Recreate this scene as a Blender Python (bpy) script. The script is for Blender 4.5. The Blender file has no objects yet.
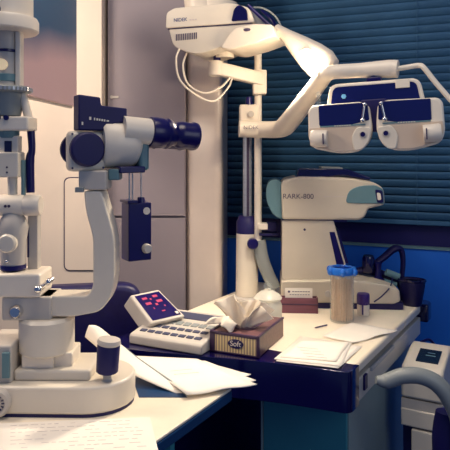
import bpy, bmesh, math, random
from mathutils import Vector, Matrix
random.seed(7)
SC = bpy.context.scene
COL = SC.collection
R = math.radians
F, HZ, CX, EYE = 600.0, 150.0, 225.0, 1.25
TZ = 0.75                                   # table top height


def P(px, py, Y):
    return Vector(((px - CX) / F * Y, Y, EYE - (py - HZ) / F * Y))


def PT(px, py, z=TZ):
    Y = (EYE - z) * F / (py - HZ)
    return P(px, py, Y)


def lin(c):
    c = c / 255.0
    return c / 12.92 if c <= 0.04045 else ((c + 0.055) / 1.055) ** 2.4


# ------------------------------------------------------------------ materials
def mat(name, rgb, rough=0.45, metal=0.0, var=0.06, scale=14.0, bump=0.0, coat=0.0, spec=0.5, stretch=None):
    m = bpy.data.materials.new(name)
    m.use_nodes = True
    nt = m.node_tree
    b = nt.nodes['Principled BSDF']
    c = [lin(v) for v in rgb]
    tc = nt.nodes.new('ShaderNodeTexCoord')
    mp = nt.nodes.new('ShaderNodeMapping')
    if stretch:
        mp.inputs['Scale'].default_value = stretch
    nz = nt.nodes.new('ShaderNodeTexNoise')
    nz.inputs['Scale'].default_value = scale
    nz.inputs['Detail'].default_value = 4
    nt.links.new(tc.outputs['Object'], mp.inputs['Vector'])
    nt.links.new(mp.outputs['Vector'], nz.inputs['Vector'])
    rp = nt.nodes.new('ShaderNodeValToRGB')
    rp.color_ramp.elements[0].position = 0.3
    rp.color_ramp.elements[1].position = 0.7
    rp.color_ramp.elements[0].color = (*[x * (1 - var) for x in c], 1)
    rp.color_ramp.elements[1].color = (*[min(1, x * (1 + var)) for x in c], 1)
    nt.links.new(nz.outputs['Fac'], rp.inputs['Fac'])
    nt.links.new(rp.outputs['Color'], b.inputs['Base Color'])
    b.inputs['Roughness'].default_value = rough
    b.inputs['Metallic'].default_value = metal
    b.inputs['Specular IOR Level'].default_value = spec
    if coat:
        b.inputs['Coat Weight'].default_value = coat
        b.inputs['Coat Roughness'].default_value = 0.08
    if bump:
        bp = nt.nodes.new('ShaderNodeBump')
        bp.inputs['Strength'].default_value = bump
        bp.inputs['Distance'].default_value = 0.002
        nt.links.new(nz.outputs['Fac'], bp.inputs['Height'])
        nt.links.new(bp.outputs['Normal'], b.inputs['Normal'])
    return m


def thin_glass(name, amount, rough=0.03, rgb=(235, 242, 240)):
    """thin-walled glass: mostly see-through with a share of surface sheen"""
    m = bpy.data.materials.new(name)
    m.use_nodes = True
    nt = m.node_tree
    b = nt.nodes['Principled BSDF']
    b.inputs['Base Color'].default_value = (*[lin(v) for v in rgb], 1)
    b.inputs['Roughness'].default_value = rough
    tr = nt.nodes.new('ShaderNodeBsdfTransparent')
    tr.inputs['Color'].default_value = (0.97, 0.98, 0.98, 1)
    lw = nt.nodes.new('ShaderNodeLayerWeight')
    lw.inputs['Blend'].default_value = 0.25
    mr = nt.nodes.new('ShaderNodeMapRange')
    mr.inputs['To Min'].default_value = amount
    mr.inputs['To Max'].default_value = min(1.0, amount + 0.22)
    mx = nt.nodes.new('ShaderNodeMixShader')
    nt.links.new(lw.outputs['Facing'], mr.inputs['Value'])
    nt.links.new(mr.outputs[0], mx.inputs['Fac'])
    nt.links.new(tr.outputs[0], mx.inputs[1])
    nt.links.new(b.outputs[0], mx.inputs[2])
    nt.links.new(mx.outputs[0], nt.nodes['Material Output'].inputs['Surface'])
    return m


def glow(name, rgb, strength):
    m = bpy.data.materials.new(name)
    m.use_nodes = True
    b = m.node_tree.nodes['Principled BSDF']
    c = [lin(v) for v in rgb]
    b.inputs['Base Color'].default_value = (*c, 1)
    b.inputs['Emission Color'].default_value = (*c, 1)
    b.inputs['Emission Strength'].default_value = strength
    return m


M = dict(
    cream=mat('cream_enamel', (226, 215, 197), 0.35, var=0.03),
    warmwhite=mat('warm_white_plastic', (236, 224, 206), 0.38, var=0.03),
    greyplastic=mat('grey_beige_plastic', (196, 188, 178), 0.42, var=0.04),
    coolgrey=mat('cool_grey_plastic', (100, 134, 142), 0.4, var=0.05),
    navy=mat('navy_black_plastic', (14, 4, 80), 0.28, var=0.12),
    navymatte=mat('navy_black_matte', (13, 4, 78), 0.55, var=0.12),
    navygloss=mat('navy_black_gloss', (9, 4, 64), 0.12, var=0.1, coat=0.6),
    leather=mat('navy_leatherette', (10, 4, 66), 0.45, var=0.15, scale=60, bump=0.3),
    steel=mat('brushed_steel', (168, 174, 184), 0.3, metal=0.35, var=0.08, stretch=(1, 1, 12)),
    chrome=mat('chrome', (225, 222, 220), 0.12, metal=1.0, var=0.02),
    wallwhite=mat('white_wall_paint', (234, 217, 198), 0.6, var=0.02, bump=0.05),
    gap=mat('dark_groove', (60, 50, 80), 0.7),
    refractor=mat('beige_grey_shell', (206, 194, 174), 0.4, var=0.03),
    cabinet=mat('grey_laminate', (146, 136, 142), 0.4, var=0.025, scale=6),
    column=mat('satin_column_paint', (222, 206, 192), 0.28, var=0.03),
    blue=mat('blue_wall_paint', (20, 106, 214), 0.6, var=0.06, scale=5, bump=0.05),
    slat=mat('teal_blind_slat', (46, 92, 130), 0.75, var=0.08, scale=8),
    recess=mat('dark_window_recess', (14, 8, 84), 0.5),
    floor=mat('blue_grey_vinyl', (38, 44, 104), 0.5, var=0.15, scale=9),
    tabletop=mat('cream_laminate', (246, 232, 208), 0.42, var=0.025, scale=20),
    teal=mat('teal_laminate', (62, 140, 152), 0.4, var=0.07, scale=5),
    tealgrey=mat('grey_teal_laminate', (150, 168, 166), 0.4, var=0.06, scale=5),
    edge=mat('teal_edge_band', (24, 62, 104), 0.35),
    paper=mat('white_paper', (245, 236, 222), 0.75, var=0.02, scale=25, bump=0.05),
    ink=mat('grey_print', (206, 194, 190), 0.8),
    inkdark=mat('dark_print', (70, 60, 90), 0.7),
    inkblue=mat('blue_print', (58, 70, 130), 0.6),
    wood=mat('brown_wood', (112, 76, 78), 0.35, var=0.2, scale=12, stretch=(1, 9, 9)),
    wooddark=mat('dark_brown_edge', (52, 28, 66), 0.35, var=0.15),
    redwood=mat('reddish_wood', (110, 62, 78), 0.35, var=0.2, scale=16, stretch=(1, 8, 8)),
    tissue=mat('soft_tissue', (232, 220, 202), 0.85, var=0.03, scale=30, bump=0.2),
    cotton=mat('white_cotton', (240, 232, 222), 0.9, var=0.05, scale=50, bump=0.4),
    swab=mat('pale_swab_stick', (240, 206, 170), 0.6, var=0.1),
    bluelid=mat('bright_blue_plastic', (30, 106, 200), 0.3, var=0.1),
    purple=mat('dark_purple_cap', (52, 22, 110), 0.3),
    armgrey=mat('grey_arm_plastic', (138, 144, 144), 0.4, var=0.04),
    screen=mat('dark_display', (18, 8, 78), 0.15, coat=0.4),
    lcd=mat('teal_black_display', (18, 34, 60), 0.15, coat=0.4),
    key=mat('grey_key', (62, 66, 92), 0.5),
    beige=mat('beige_face_plate', (206, 186, 166), 0.45, var=0.03),
    tinted=mat('blue_tinted_lens', (14, 18, 84), 0.12, coat=0.5),
    icon=mat('pale_blue_mark', (120, 190, 235), 0.5),
    clear=thin_glass('clear_glass', 0.05),
    frost=thin_glass('milky_glass', 0.5, 0.25, (240, 236, 222)),
    reddigit=glow('red_digits', (170, 50, 90), 0.15),
    bulb=glow('warm_bulb', (255, 226, 180), 5.0),
    dialglow=glow('lit_dial', (255, 226, 180), 0.35),
)


def stripes():
    m = mat('striped_cream_front', (214, 190, 120), 0.5)
    nt = m.node_tree
    b = nt.nodes['Principled BSDF']
    tc = nt.nodes.new('ShaderNodeTexCoord')
    w = nt.nodes.new('ShaderNodeTexWave')
    w.bands_direction = 'X'
    w.inputs['Scale'].default_value = 42
    rp = nt.nodes.new('ShaderNodeValToRGB')
    rp.color_ramp.elements[0].color = (*[lin(v) for v in (150, 122, 110)], 1)
    rp.color_ramp.elements[1].color = (*[lin(v) for v in (238, 214, 150)], 1)
    nt.links.new(tc.outputs['Object'], w.inputs['Vector'])
    nt.links.new(w.outputs['Fac'], rp.inputs['Fac'])
    nt.links.new(rp.outputs['Color'], b.inputs['Base Color'])
    return m


def painted_reflection(zmid):  # reflection painted as a skewed teal-to-mauve colour ramp
    m = mat('teal_mauve_painted_reflection', (120, 100, 110), 0.3)
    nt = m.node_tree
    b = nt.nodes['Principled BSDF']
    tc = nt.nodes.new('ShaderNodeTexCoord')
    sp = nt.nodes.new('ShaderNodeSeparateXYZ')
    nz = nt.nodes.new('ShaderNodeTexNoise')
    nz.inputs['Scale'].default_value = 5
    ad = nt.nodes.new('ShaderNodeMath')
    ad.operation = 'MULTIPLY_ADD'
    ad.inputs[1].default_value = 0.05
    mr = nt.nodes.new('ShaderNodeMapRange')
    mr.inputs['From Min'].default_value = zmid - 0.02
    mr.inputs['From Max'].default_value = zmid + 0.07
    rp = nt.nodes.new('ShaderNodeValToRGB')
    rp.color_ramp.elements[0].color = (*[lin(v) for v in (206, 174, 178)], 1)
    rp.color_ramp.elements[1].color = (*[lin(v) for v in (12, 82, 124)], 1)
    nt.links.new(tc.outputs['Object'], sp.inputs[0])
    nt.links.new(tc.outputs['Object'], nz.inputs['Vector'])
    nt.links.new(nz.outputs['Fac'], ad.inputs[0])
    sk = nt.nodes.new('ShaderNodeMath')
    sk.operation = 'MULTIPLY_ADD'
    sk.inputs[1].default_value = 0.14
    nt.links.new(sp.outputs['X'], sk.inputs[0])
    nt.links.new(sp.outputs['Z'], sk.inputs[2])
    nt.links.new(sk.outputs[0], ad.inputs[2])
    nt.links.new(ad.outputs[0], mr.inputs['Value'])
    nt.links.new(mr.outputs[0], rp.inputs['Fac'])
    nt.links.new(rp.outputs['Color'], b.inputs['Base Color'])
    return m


# ------------------------------------------------------------------ mesh helpers
def BM():
    return bmesh.new()


def box(bm, c, s, rot=None):
    mtx = Matrix.Translation(Vector(c))
    if rot is not None:
        mtx = mtx @ rot.to_4x4()
    mtx = mtx @ Matrix.Diagonal((s[0], s[1], s[2], 1))
    bmesh.ops.create_cube(bm, size=1, matrix=mtx)
    return bm


def box2(bm, a, b):
    a, b = Vector(a), Vector(b)
    return box(bm, (a + b) / 2, [abs(v) for v in (b - a)])


def frame_to(d):
    return Vector(d).normalized().to_track_quat('Z', 'Y').to_matrix()


def cyl(bm, a, b, r0, r1=None, seg=28):
    a, b = Vector(a), Vector(b)
    r1 = r0 if r1 is None else r1
    mtx = Matrix.Translation((a + b) / 2) @ frame_to(b - a).to_4x4()
    bmesh.ops.create_cone(bm, cap_ends=True, segments=seg, radius1=r0, radius2=r1, depth=(b - a).length, matrix=mtx)
    return bm


def lathe(bm, o, axis, prof, seg=32, squash=1.0):
    """prof: list of (r, h) along axis from o"""
    o = Vector(o)
    fr = frame_to(axis)
    rings = []
    for r, h in prof:
        ring = []
        for k in range(seg):
            t = 2 * math.pi * k / seg
            ring.append(bm.verts.new(o + fr @ Vector((r * math.cos(t), squash * r * math.sin(t), h))))
        rings.append(ring)
    for i in range(len(rings) - 1):
        for k in range(seg):
            bm.faces.new((rings[i][k], rings[i][(k + 1) % seg], rings[i + 1][(k + 1) % seg], rings[i + 1][k]))
    if prof[0][0] > 1e-6:
        bm.faces.new(list(reversed(rings[0])))
    if prof[-1][0] > 1e-6:
        bm.faces.new(rings[-1])
    bmesh.ops.remove_doubles(bm, verts=bm.verts, dist=1e-6)
    return bm


def ball(bm, c, r, s=(1, 1, 1), rot=None):
    mtx = Matrix.Translation(Vector(c))
    if rot is not None:
        mtx = mtx @ rot.to_4x4()
    mtx = mtx @ Matrix.Diagonal((s[0], s[1], s[2], 1))
    bmesh.ops.create_uvsphere(bm, u_segments=24, v_segments=14, radius=r, matrix=mtx)
    return bm


def spline(pts, n=8):
    pts = [Vector(p) for p in pts]
    if len(pts) < 3:
        return pts
    out = []
    ext = [2 * pts[0] - pts[1]] + pts + [2 * pts[-1] - pts[-2]]
    for i in range(1, len(ext) - 2):
        p0, p1, p2, p3 = ext[i - 1:i + 3]
        for k in range(n):
            t = k / n
            out.append(0.5 * ((2 * p1) + (p2 - p0) * t + (2 * p0 - 5 * p1 + 4 * p2 - p3) * t * t
                              + (3 * p1 - p0 - 3 * p2 + p3) * t ** 3))
    out.append(pts[-1])
    return out


def tube(bm, pts, r, seg=14, smooth=8, flat=1.0, up=(0, 0, 1)):
    """r: number or list of radii at the control points; flat squashes along the frame's second axis"""
    n0 = len(pts)
    path = spline(pts, smooth) if smooth > 1 else [Vector(p) for p in pts]
    rings = []
    prev = None
    for i, p in enumerate(path):
        d = (path[min(i + 1, len(path) - 1)] - path[max(i - 1, 0)]).normalized()
        if prev is None:
            u = Vector(up)
            if abs(d.dot(u)) > 0.95:
                u = Vector((0, 1, 0))
            x = d.cross(u).normalized()
        else:
            x = (prev - d * prev.dot(d)).normalized()
        prev = x
        y = d.cross(x)
        f = i / max(1, len(path) - 1) * (n0 - 1)
        if isinstance(r, (list, tuple)):
            a = min(int(f), n0 - 2)
            rr = r[a] + (r[a + 1] - r[a]) * (f - a)
        else:
            rr = r
        rings.append([bm.verts.new(p + x * rr * math.cos(2 * math.pi * k / seg) + y * rr * flat * math.sin(2 * math.pi * k / seg))
                      for k in range(seg)])
    for i in range(len(rings) - 1):
        for k in range(seg):
            bm.faces.new((rings[i][k], rings[i][(k + 1) % seg], rings[i + 1][(k + 1) % seg], rings[i + 1][k]))
    bm.faces.new(list(reversed(rings[0])))
    bm.faces.new(rings[-1])
    return bm


def prism(bm, pts, d):
    """closed 3-D polygon pushed along vector d"""
    d = Vector(d)
    a = [bm.verts.new(Vector(p)) for p in pts]
    b = [bm.verts.new(Vector(p) + d) for p in pts]
    n = len(a)
    bm.faces.new(a)
    bm.faces.new(list(reversed(b)))
    for i in range(n):
        bm.faces.new((a[i], b[i], b[(i + 1) % n], a[(i + 1) % n]))
    bmesh.ops.recalc_face_normals(bm, faces=bm.faces)
    return bm


def round_poly(pts, r, n=5):
    """round the corners of a 2-D polygon; r a number or a list"""
    out = []
    m = len(pts)
    for i in range(m):
        p = Vector(pts[i]).to_2d() if len(pts[i]) > 2 else Vector(pts[i])
        a = Vector(pts[i - 1]); b = Vector(pts[(i + 1) % m])
        rr = r[i] if isinstance(r, (list, tuple)) else r
        da, db = (a - p), (b - p)
        k = min(rr, da.length * 0.48, db.length * 0.48)
        s, e = p + da.normalized() * k, p + db.normalized() * k
        if k < 1e-5:
            out.append(tuple(p)); continue
        for j in range(n + 1):
            t = j / n
            q = s * (1 - t) ** 2 + p * 2 * t * (1 - t) + e * t * t
            out.append((q.x, q.y))
    return out


def sheet(bm, rows):
    """grid surface through rows of points"""
    v = [[bm.verts.new(Vector(p)) for p in row] for row in rows]
    for i in range(len(v) - 1):
        for j in range(len(v[0]) - 1):
            bm.faces.new((v[i][j], v[i][j + 1], v[i + 1][j + 1], v[i + 1][j]))
    return bm


def thing(name, label, cat, loc=(0, 0, 0), rz=0.0, group=None):
    o = bpy.data.objects.new(name, None)
    o.empty_display_size = 0.05
    COL.objects.link(o)
    o.location = loc
    o.rotation_euler = (0, 0, rz)
    o['label'] = label
    o['category'] = cat
    if group:
        o['group'] = group
    return o


def tag(o, label, cat, group=None):
    o['label'] = label
    o['category'] = cat
    if group:
        o['group'] = group
    return o


def obj(name, bm, m, parent=None, bevel=0.0, segs=3, world=False, solid=0.0, label=None, smooth=True, sub=0, loc=None, rz=0.0, angle=40):
    """link a mesh; with world=True its coordinates are world ones and are taken into the root's frame"""
    if world and parent is not None:
        r = parent
        while r.parent:
            r = r.parent
        bm.transform((Matrix.Translation(r.location) @ Matrix.Rotation(r.rotation_euler.z, 4, 'Z')).inverted())
    bmesh.ops.recalc_face_normals(bm, faces=bm.faces)
    me = bpy.data.meshes.new(name)
    bm.to_mesh(me)
    bm.free()
    me.materials.append(M[m] if isinstance(m, str) else m)
    if smooth:
        for p in me.polygons:
            p.use_smooth = True
        me.set_sharp_from_angle(angle=R(angle))
    o = bpy.data.objects.new(name, me)
    COL.objects.link(o)
    if parent is not None:
        o.parent = parent
    if loc is not None:
        o.location = loc
        o.rotation_euler = (0, 0, rz)
    if solid:
        s = o.modifiers.new('thick', 'SOLIDIFY'); s.thickness = solid; s.offset = 0
    if bevel:
        b = o.modifiers.new('bevel', 'BEVEL'); b.width = bevel; b.segments = segs
        b.limit_method = 'ANGLE'; b.angle_limit = R(35)
    if sub:
        b = o.modifiers.new('sub', 'SUBSURF'); b.levels = sub; b.render_levels = sub
    if label:
        o['label'] = label
    return o


def struct(name, bm, m, bevel=0.0, **k):
    o = obj(name, bm, m, None, bevel, **k)
    o['kind'] = 'structure'
    return o


def text(name, s, size, m, parent, loc, rot, ext=0.0004, align='LEFT'):
    c = bpy.data.curves.new(name, 'FONT')
    c.body = s
    c.size = size
    c.extrude = ext
    c.align_x = align
    c.align_y = 'CENTER'
    t = bpy.data.objects.new(name, c)
    COL.objects.link(t)
    bpy.context.view_layer.update()
    me = bpy.data.meshes.new_from_object(t.evaluated_get(bpy.context.evaluated_depsgraph_get()))
    me.materials.clear()
    me.materials.append(M[m])
    COL.objects.unlink(t)
    bpy.data.objects.remove(t)
    o = bpy.data.objects.new(name, me)
    COL.objects.link(o)
    o.parent = parent
    o.location = loc
    o.rotation_euler = rot
    return o


def local(root, p):
    return (Matrix.Translation(root.location) @ Matrix.Rotation(root.rotation_euler.z, 4, 'Z')).inverted() @ Vector(p)


# ------------------------------------------------------------------ the setting
WA = R(22)
WD = Vector((math.cos(WA), -math.sin(WA), 0))       # along the back wall, to the right
WN = Vector((-math.sin(WA), -math.cos(WA), 0))      # from the back wall into the room
W0 = Vector((0, 2.45, 0))


def wall(s, n, z):
    p = W0 + WD * s + WN * n
    return Vector((p.x, p.y, z))


bm = BM(); box2(bm, (-1.6, -0.3, -0.05), (1.8, 2.9, 0)); struct('floor', bm, 'floor')
SILL = 0.905
bm = BM(); prism(bm, [wall(-0.3, 0, 0), wall(1.9, 0, 0), wall(1.9, -0.3, 0), wall(-0.3, -0.3, 0)], (0, 0, SILL - 0.012)); struct('wall_back', bm, 'blue')
bm = BM(); prism(bm, [wall(-0.3, 0.006, SILL - 0.012), wall(1.9, 0.006, SILL - 0.012), wall(1.9, -0.3, SILL - 0.012), wall(-0.3, -0.3, SILL - 0.012)], (0, 0, 0.008)); struct('trim_1', bm, 'coolgrey')
bm = BM(); prism(bm, [wall(-0.3, -0.02, SILL - 0.004), wall(1.9, -0.02, SILL - 0.004), wall(1.9, -0.3, SILL - 0.004), wall(-0.3, -0.3, SILL - 0.004)], (0, 0, 1.5)); struct('window_1', bm, 'recess')

# Venetian blind
bl = thing('window_blind', 'closed dark teal venetian blind covering the window above the blue wall', 'blind', wall(0, 0.002, 0.98), -WA)
bm = BM()
for k in range(44):
    z = 0.03 + k * 0.0292
    sec = []
    for j in range(5):
        t = j / 4 - 0.5
        sec.append((-0.012 * math.sin(0) + 0.017 * t - 0.004 * (1 - 4 * t * t), z - 0.0160 * 2 * t))
    for j in range(4):
        a, b = sec[j], sec[j + 1]
        v = [bm.verts.new((x, yz[0], yz[1])) for x, yz in ((-0.05, a), (1.75, a), (1.75, b), (-0.05, b))]
        bm.faces.new(v)
bmesh.ops.remove_doubles(bm, verts=bm.verts, dist=1e-5)
obj('slats', bm, 'slat', bl, solid=0.0008)
bm = BM(); box2(bm, (-0.05, -0.012, 0.0), (1.75, 0.012, 0.016)); obj('bottom_rail', bm, 'slat', bl, 0.003)
for xx in (0.14, 0.75, 1.35):
    bm = BM(); cyl(bm, (xx, -0.013, 0.0), (xx, -0.013, 1.3), 0.0011, seg=8); obj('ladder_cord', bm, 'slat', bl)

# white column beside the blind
bm = BM()
pl = round_poly([(-0.137, 2.128), (-0.0105, 2.088), (0.01, 2.43), (-0.137, 2.43)], [0.03, 0.03, 0.005, 0.005], 8)
prism(bm, [(x, y, 0) for x, y in pl], (0, 0, 2.3)); struct('trim_2', bm, 'column')

# white wall with rounded inset panel
bm = BM(); box2(bm, (-1.6, 2.06, 0), (-0.424, 2.2, 2.3)); struct('wall_left', bm, 'wallwhite')
inset = round_poly([(-0.553, 0.835), (-0.435, 0.835), (-0.435, 1.157), (-0.553, 1.157)], 0.022, 6)
bm = BM(); prism(bm, [(x, 2.064, z) for x, z in inset], (0, -0.007, 0)); struct('trim_3', bm, 'gap')
inset2 = round_poly([(-0.549, 0.838), (-0.431, 0.838), (-0.431, 1.153), (-0.549, 1.153)], 0.02, 6)
bm = BM(); prism(bm, [(x, 2.062, z) for x, z in inset2], (0, -0.0085, 0)); struct('trim_4', bm, 'wallwhite', 0.002)

# hinged panel, its teal and mauve reflection painted into the face
h0, h1 = Vector((-0.481, 1.90, 0)), Vector((-0.508, 1.36, 0))
ang = math.atan2(h1.y - h0.y, h1.x - h0.x)
zb = P(73, 107, 1.90).z
sw = thing('hinged_panel', 'round-cornered panel with a painted teal and mauve reflection, swung out beside the white wall', 'panel', (h0.x, h0.y, zb), ang)
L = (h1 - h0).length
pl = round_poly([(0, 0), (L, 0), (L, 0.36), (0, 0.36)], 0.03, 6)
bm = BM(); prism(bm, [(x, 0.0, z) for x, z in pl], (0, 0.012, 0)); obj('face', bm, painted_reflection(0.19), sw, 0.002)
bm = BM(); prism(bm, [(x * 1.012 - 0.006, -0.008, z - 0.006 + z * 0.03) for x, z in pl], (0, 0.010, 0)); obj('backing', bm, 'greyplastic', sw, 0.002)
for hz_ in (0.05, 0.25):
    bm = BM(); cyl(bm, (-0.006, 0.0, hz_), (-0.006, 0, hz_ + 0.06), 0.006); box2(bm, (-0.0065, 0.0, hz_ + 0.01), (0.05, -0.010, hz_ + 0.05)); obj('hinge', bm, 'greyplastic', sw)


# tall grey cabinet
cb = thing('tall_cabinet', 'tall grey flush-door cabinet between the white wall and the column', 'cabinet', (-0.277, 2.2, 0))
bm = BM(); box2(bm, (-0.139, -0.07, 0), (0.139, 0.22, 2.3)); obj('body', bm, 'cabinet', cb)
bm = BM(); box2(bm, (-0.136, -0.088, 1.018), (0.136, -0.071, 2.3)); du = obj('door', bm, 'cabinet', cb, 0.002)
bm = BM(); cyl(bm, (-0.122, -0.093, 1.436), (-0.122, -0.088, 1.436), 0.006, seg=16); box2(bm, (-0.118, -0.091, 1.432), (-0.098, -0.088, 1.440)); obj('lock', bm, 'greyplastic', du)
bm = BM(); box2(bm, (-0.136, -0.088, 0.1), (0.136, -0.071, 1.010)); obj('door', bm, 'cabinet', cb, 0.002)
bm = BM(); box2(bm, (-0.136, -0.075, 0.0), (0.136, -0.07, 0.09)); obj('plinth', bm, 'gap', cb)

# ------------------------------------------------------------------ tables
TC = Vector((0.279, 1.35, 0))
TA = R(-31)
tb = thing('instrument_table', 'cream-topped table with a thick glossy navy front edge and a side drawer', 'table', TC, TA)
bm = BM()
rim = round_poly([(-0.62, -0.155), (-0.33, -0.075), (-0.16, -0.025), (0.004, 0.0), (0.004, 0.06), (-0.62, 0.06)], [0.03, 0.1, 0.1, 0.022, 0.002, 0.01], 6)
prism(bm, [(x, y, 0.655) for x, y in rim], (0, 0, 0.094)); obj('front_rim', bm, 'navygloss', tb, 0.022, 5)
bm = BM()
tp = round_poly([(-0.61, 0.03), (0.0, 0.052), (0.0, 0.72), (-0.61, 0.72)], [0.01, 0.012, 0.05, 0.01], 6)
prism(bm, [(x, y, 0.723) for x, y in tp], (0, 0, 0.027)); obj('tabletop', bm, 'tabletop', tb, 0.009, 4)
bm = BM()
br = round_poly([(-0.62, 0.70), (0.020, 0.70), (0.020, 0.775), (-0.62, 0.775)], [0.01, 0.01, 0.05, 0.01], 6)
prism(bm, [(x, y, 0.69) for x, y in br], (0, 0, 0.058)); obj('back_rim', bm, 'navygloss', tb, 0.012, 4)
bm = BM(); box2(bm, (-0.6, 0.045, 0.70), (-0.016, 0.70, 0.7235)); obj('underframe', bm, 'navymatte', tb)
bm = BM(); box2(bm, (-0.02, 0.062, 0.655), (-0.002, 0.69, 0.709)); dr = obj('drawer', bm, 'cream', tb, 0.003)
bm = BM(); box2(bm, (-0.006, 0.105, 0.672), (0.003, 0.128, 0.708)); obj('handle', bm, 'navy', dr, 0.002)
bm = BM(); box2(bm, (-0.004, 0.16, 0.702), (0.004, 0.36, 0.712)); obj('rail', bm, 'steel', dr, 0.001)
bm = BM(); box2(bm, (-0.262, 0.10, 0.0), (-0.035, 0.68, 0.70)); pd = obj('pedestal', bm, 'tealgrey', tb)
bm = BM(); box2(bm, (-0.262, 0.088, 0.02), (-0.037, 0.0995, 0.645)); obj('front_panel', bm, 'teal', pd, 0.002)
bm = BM(); box2(bm, (-0.267, 0.084, 0.0), (-0.2625, 0.11, 0.66)); obj('edge_strip', bm, 'tealgrey', pd)
bm = BM(); box2(bm, (-0.60, 0.10, 0.0), (-0.57, 0.68, 0.705)); obj('leg', bm, 'navymatte', tb)

SC2 = Vector((0.014, 1.262, 0))
st = thing('slit_lamp_table', 'cream-topped table with a dark teal edge, standing under the slit lamp', 'table', SC2, R(-30))
bm = BM(); box2(bm, (-0.75, -0.55, 0.744), (0, 0, 0.75)); obj('tabletop', bm, 'tabletop', st, 0.002)
bm = BM(); box2(bm, (-0.75, -0.55, 0.722), (0.001, 0.001, 0.744)); obj('edge_band', bm, 'edge', st, 0.003)
bm = BM(); box2(bm, (-0.06, -0.16, 0.0), (-0.045, -0.145, 0.722)); obj('leg', bm, 'teal', st)
bm = BM(); box2(bm, (-0.64, -0.44, 0.0), (-0.24, -0.14, 0.04)); obj('foot', bm, 'navymatte', st, 0.01)
bm = BM(); box2(bm, (-0.5, -0.36, 0.04), (-0.36, -0.22, 0.722)); obj('column', bm, 'navymatte', st, 0.01)

# ------------------------------------------------------------------ slit lamp
sl = thing('slit_lamp', 'large cream slit lamp microscope with navy eyepieces on the near table', 'slit lamp', (-0.32, 1.2, TZ))


def S(px, py, d=0.0):
    return Vector(((px - 65) * 0.002, d, (400 - py) * 0.002))


def sbox(bm, x0, y0, x1, y1, d0, d1):
    return box2(bm, S(x0, y0, d0), S(x1, y1, d1))


bp = [(-0.112, -0.078), (0.055, -0.082)] + [(0.055 + 0.085 * math.sin(t), -0.082 * math.cos(t)) for t in [math.pi * k / 14 for k in range(1, 14)]] + [(0.055, 0.082), (-0.112, 0.078)]
bm = BM(); prism(bm, [(x, y, 0.005) for x, y in bp], (0, 0, 0.052)); ba = obj('base', bm, 'cream', sl, 0.005)
bm = BM(); prism(bm, [(x * 0.985, y * 0.985, 0.0) for x, y in bp], (0, 0, 0.006)); obj('rubber_foot', bm, 'navymatte', ba)
bm = BM(); lathe(bm, (-0.105, -0.078, 0.030), (0, -1, 0), [(0.027, 0), (0.027, 0.010), (0.024, 0.014), (0.018, 0.014), (0.016, 0.010), (0.0, 0.010)]); wl = obj('wheel', bm, 'greyplastic', ba)
bm = BM()
for k in range(14):
    t = 2 * math.pi * k / 14
    box(bm, (-0.105 + 0.0135 * math.cos(t), -0.0885, 0.030 + 0.0135 * math.sin(t)), (0.0016, 0.002, 0.005), Matrix.Rotation(-t + math.pi / 2, 3, 'Y'))
obj('dial_marks', bm, 'navy', wl)
bm = BM(); box2(bm, (-0.086, -0.05, 0.056), (0.062, 0.055, 0.078)); obj('slide_plate', bm, 'cream', sl, 0.006)
bm = BM(); box2(bm, (-0.074, -0.040, 0.07), (-0.012, 0.04, 0.104)); box2(bm, (-0.014, -0.03, 0.07), (0.022, 0.04, 0.104)); obj('neck', bm, 'warmwhite', sl, 0.003)
bm = BM(); lathe(bm, S(47, 350), (0, 0, 1), [(0.050, 0), (0.054, 0.004), (0.054, 0.064), (0.048, 0.070), (0.0, 0.070)], 40); obj('drum', bm, 'cream', sl)
bm = BM(); sbox(bm, 8, 316, 56, 293, -0.035, 0.045); hb = obj('cross_block', bm, 'greyplastic', sl, 0.004)
bm = BM(); lathe(bm, S(23, 306, -0.035), (0, -1, 0), [(0.013, 0), (0.013, 0.008), (0.009, 0.014), (0.0, 0.015)]); obj('knob', bm, 'chrome', hb)
arm = [(24, 313), (76, 313), (104, 308), (114, 293), (117, 275), (117, 236), (104, 190), (87, 190), (89, 212), (96, 234), (96, 284), (91, 293), (24, 293)]
rad = [2, 6, 10, 10, 10, 12, 3, 3, 10, 10, 6, 6, 2]
bm = BM(); prism(bm, [S(x, y, -0.028) for x, y in round_poly(arm, rad, 5)], (0, 0.06, 0)); obj('curved_arm', bm, 'cream', sl, 0.007, 3)
bm = BM(); sbox(bm, -5, 293, 46, 270, -0.04, 0.045); pf = obj('platform', bm, 'warmwhite', sl, 0.005)
bm = BM(); ball(bm, S(45, 284, -0.045), 0.008); ball(bm, S(52, 279, -0.025), 0.007); cyl(bm, S(45, 284, -0.045), S(52, 279, 0.0), 0.005); obj('thumb_screw', bm, 'chrome', pf)
bm = BM(); sbox(bm, -8, 372, 22, 336, -0.06, 0.05); lb = obj('drive_box', bm, 'greyplastic', sl, 0.004)
bm = BM(); cyl(bm, S(-2, 352, -0.061), S(-2, 352, -0.066), 0.017); obj('drive_cap', bm, 'navy', lb)
bm = BM(); sbox(bm, 14, 366, 21, 342, -0.066, -0.058); obj('vent_strip', bm, 'coolgrey', lb, 0.001)

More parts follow.
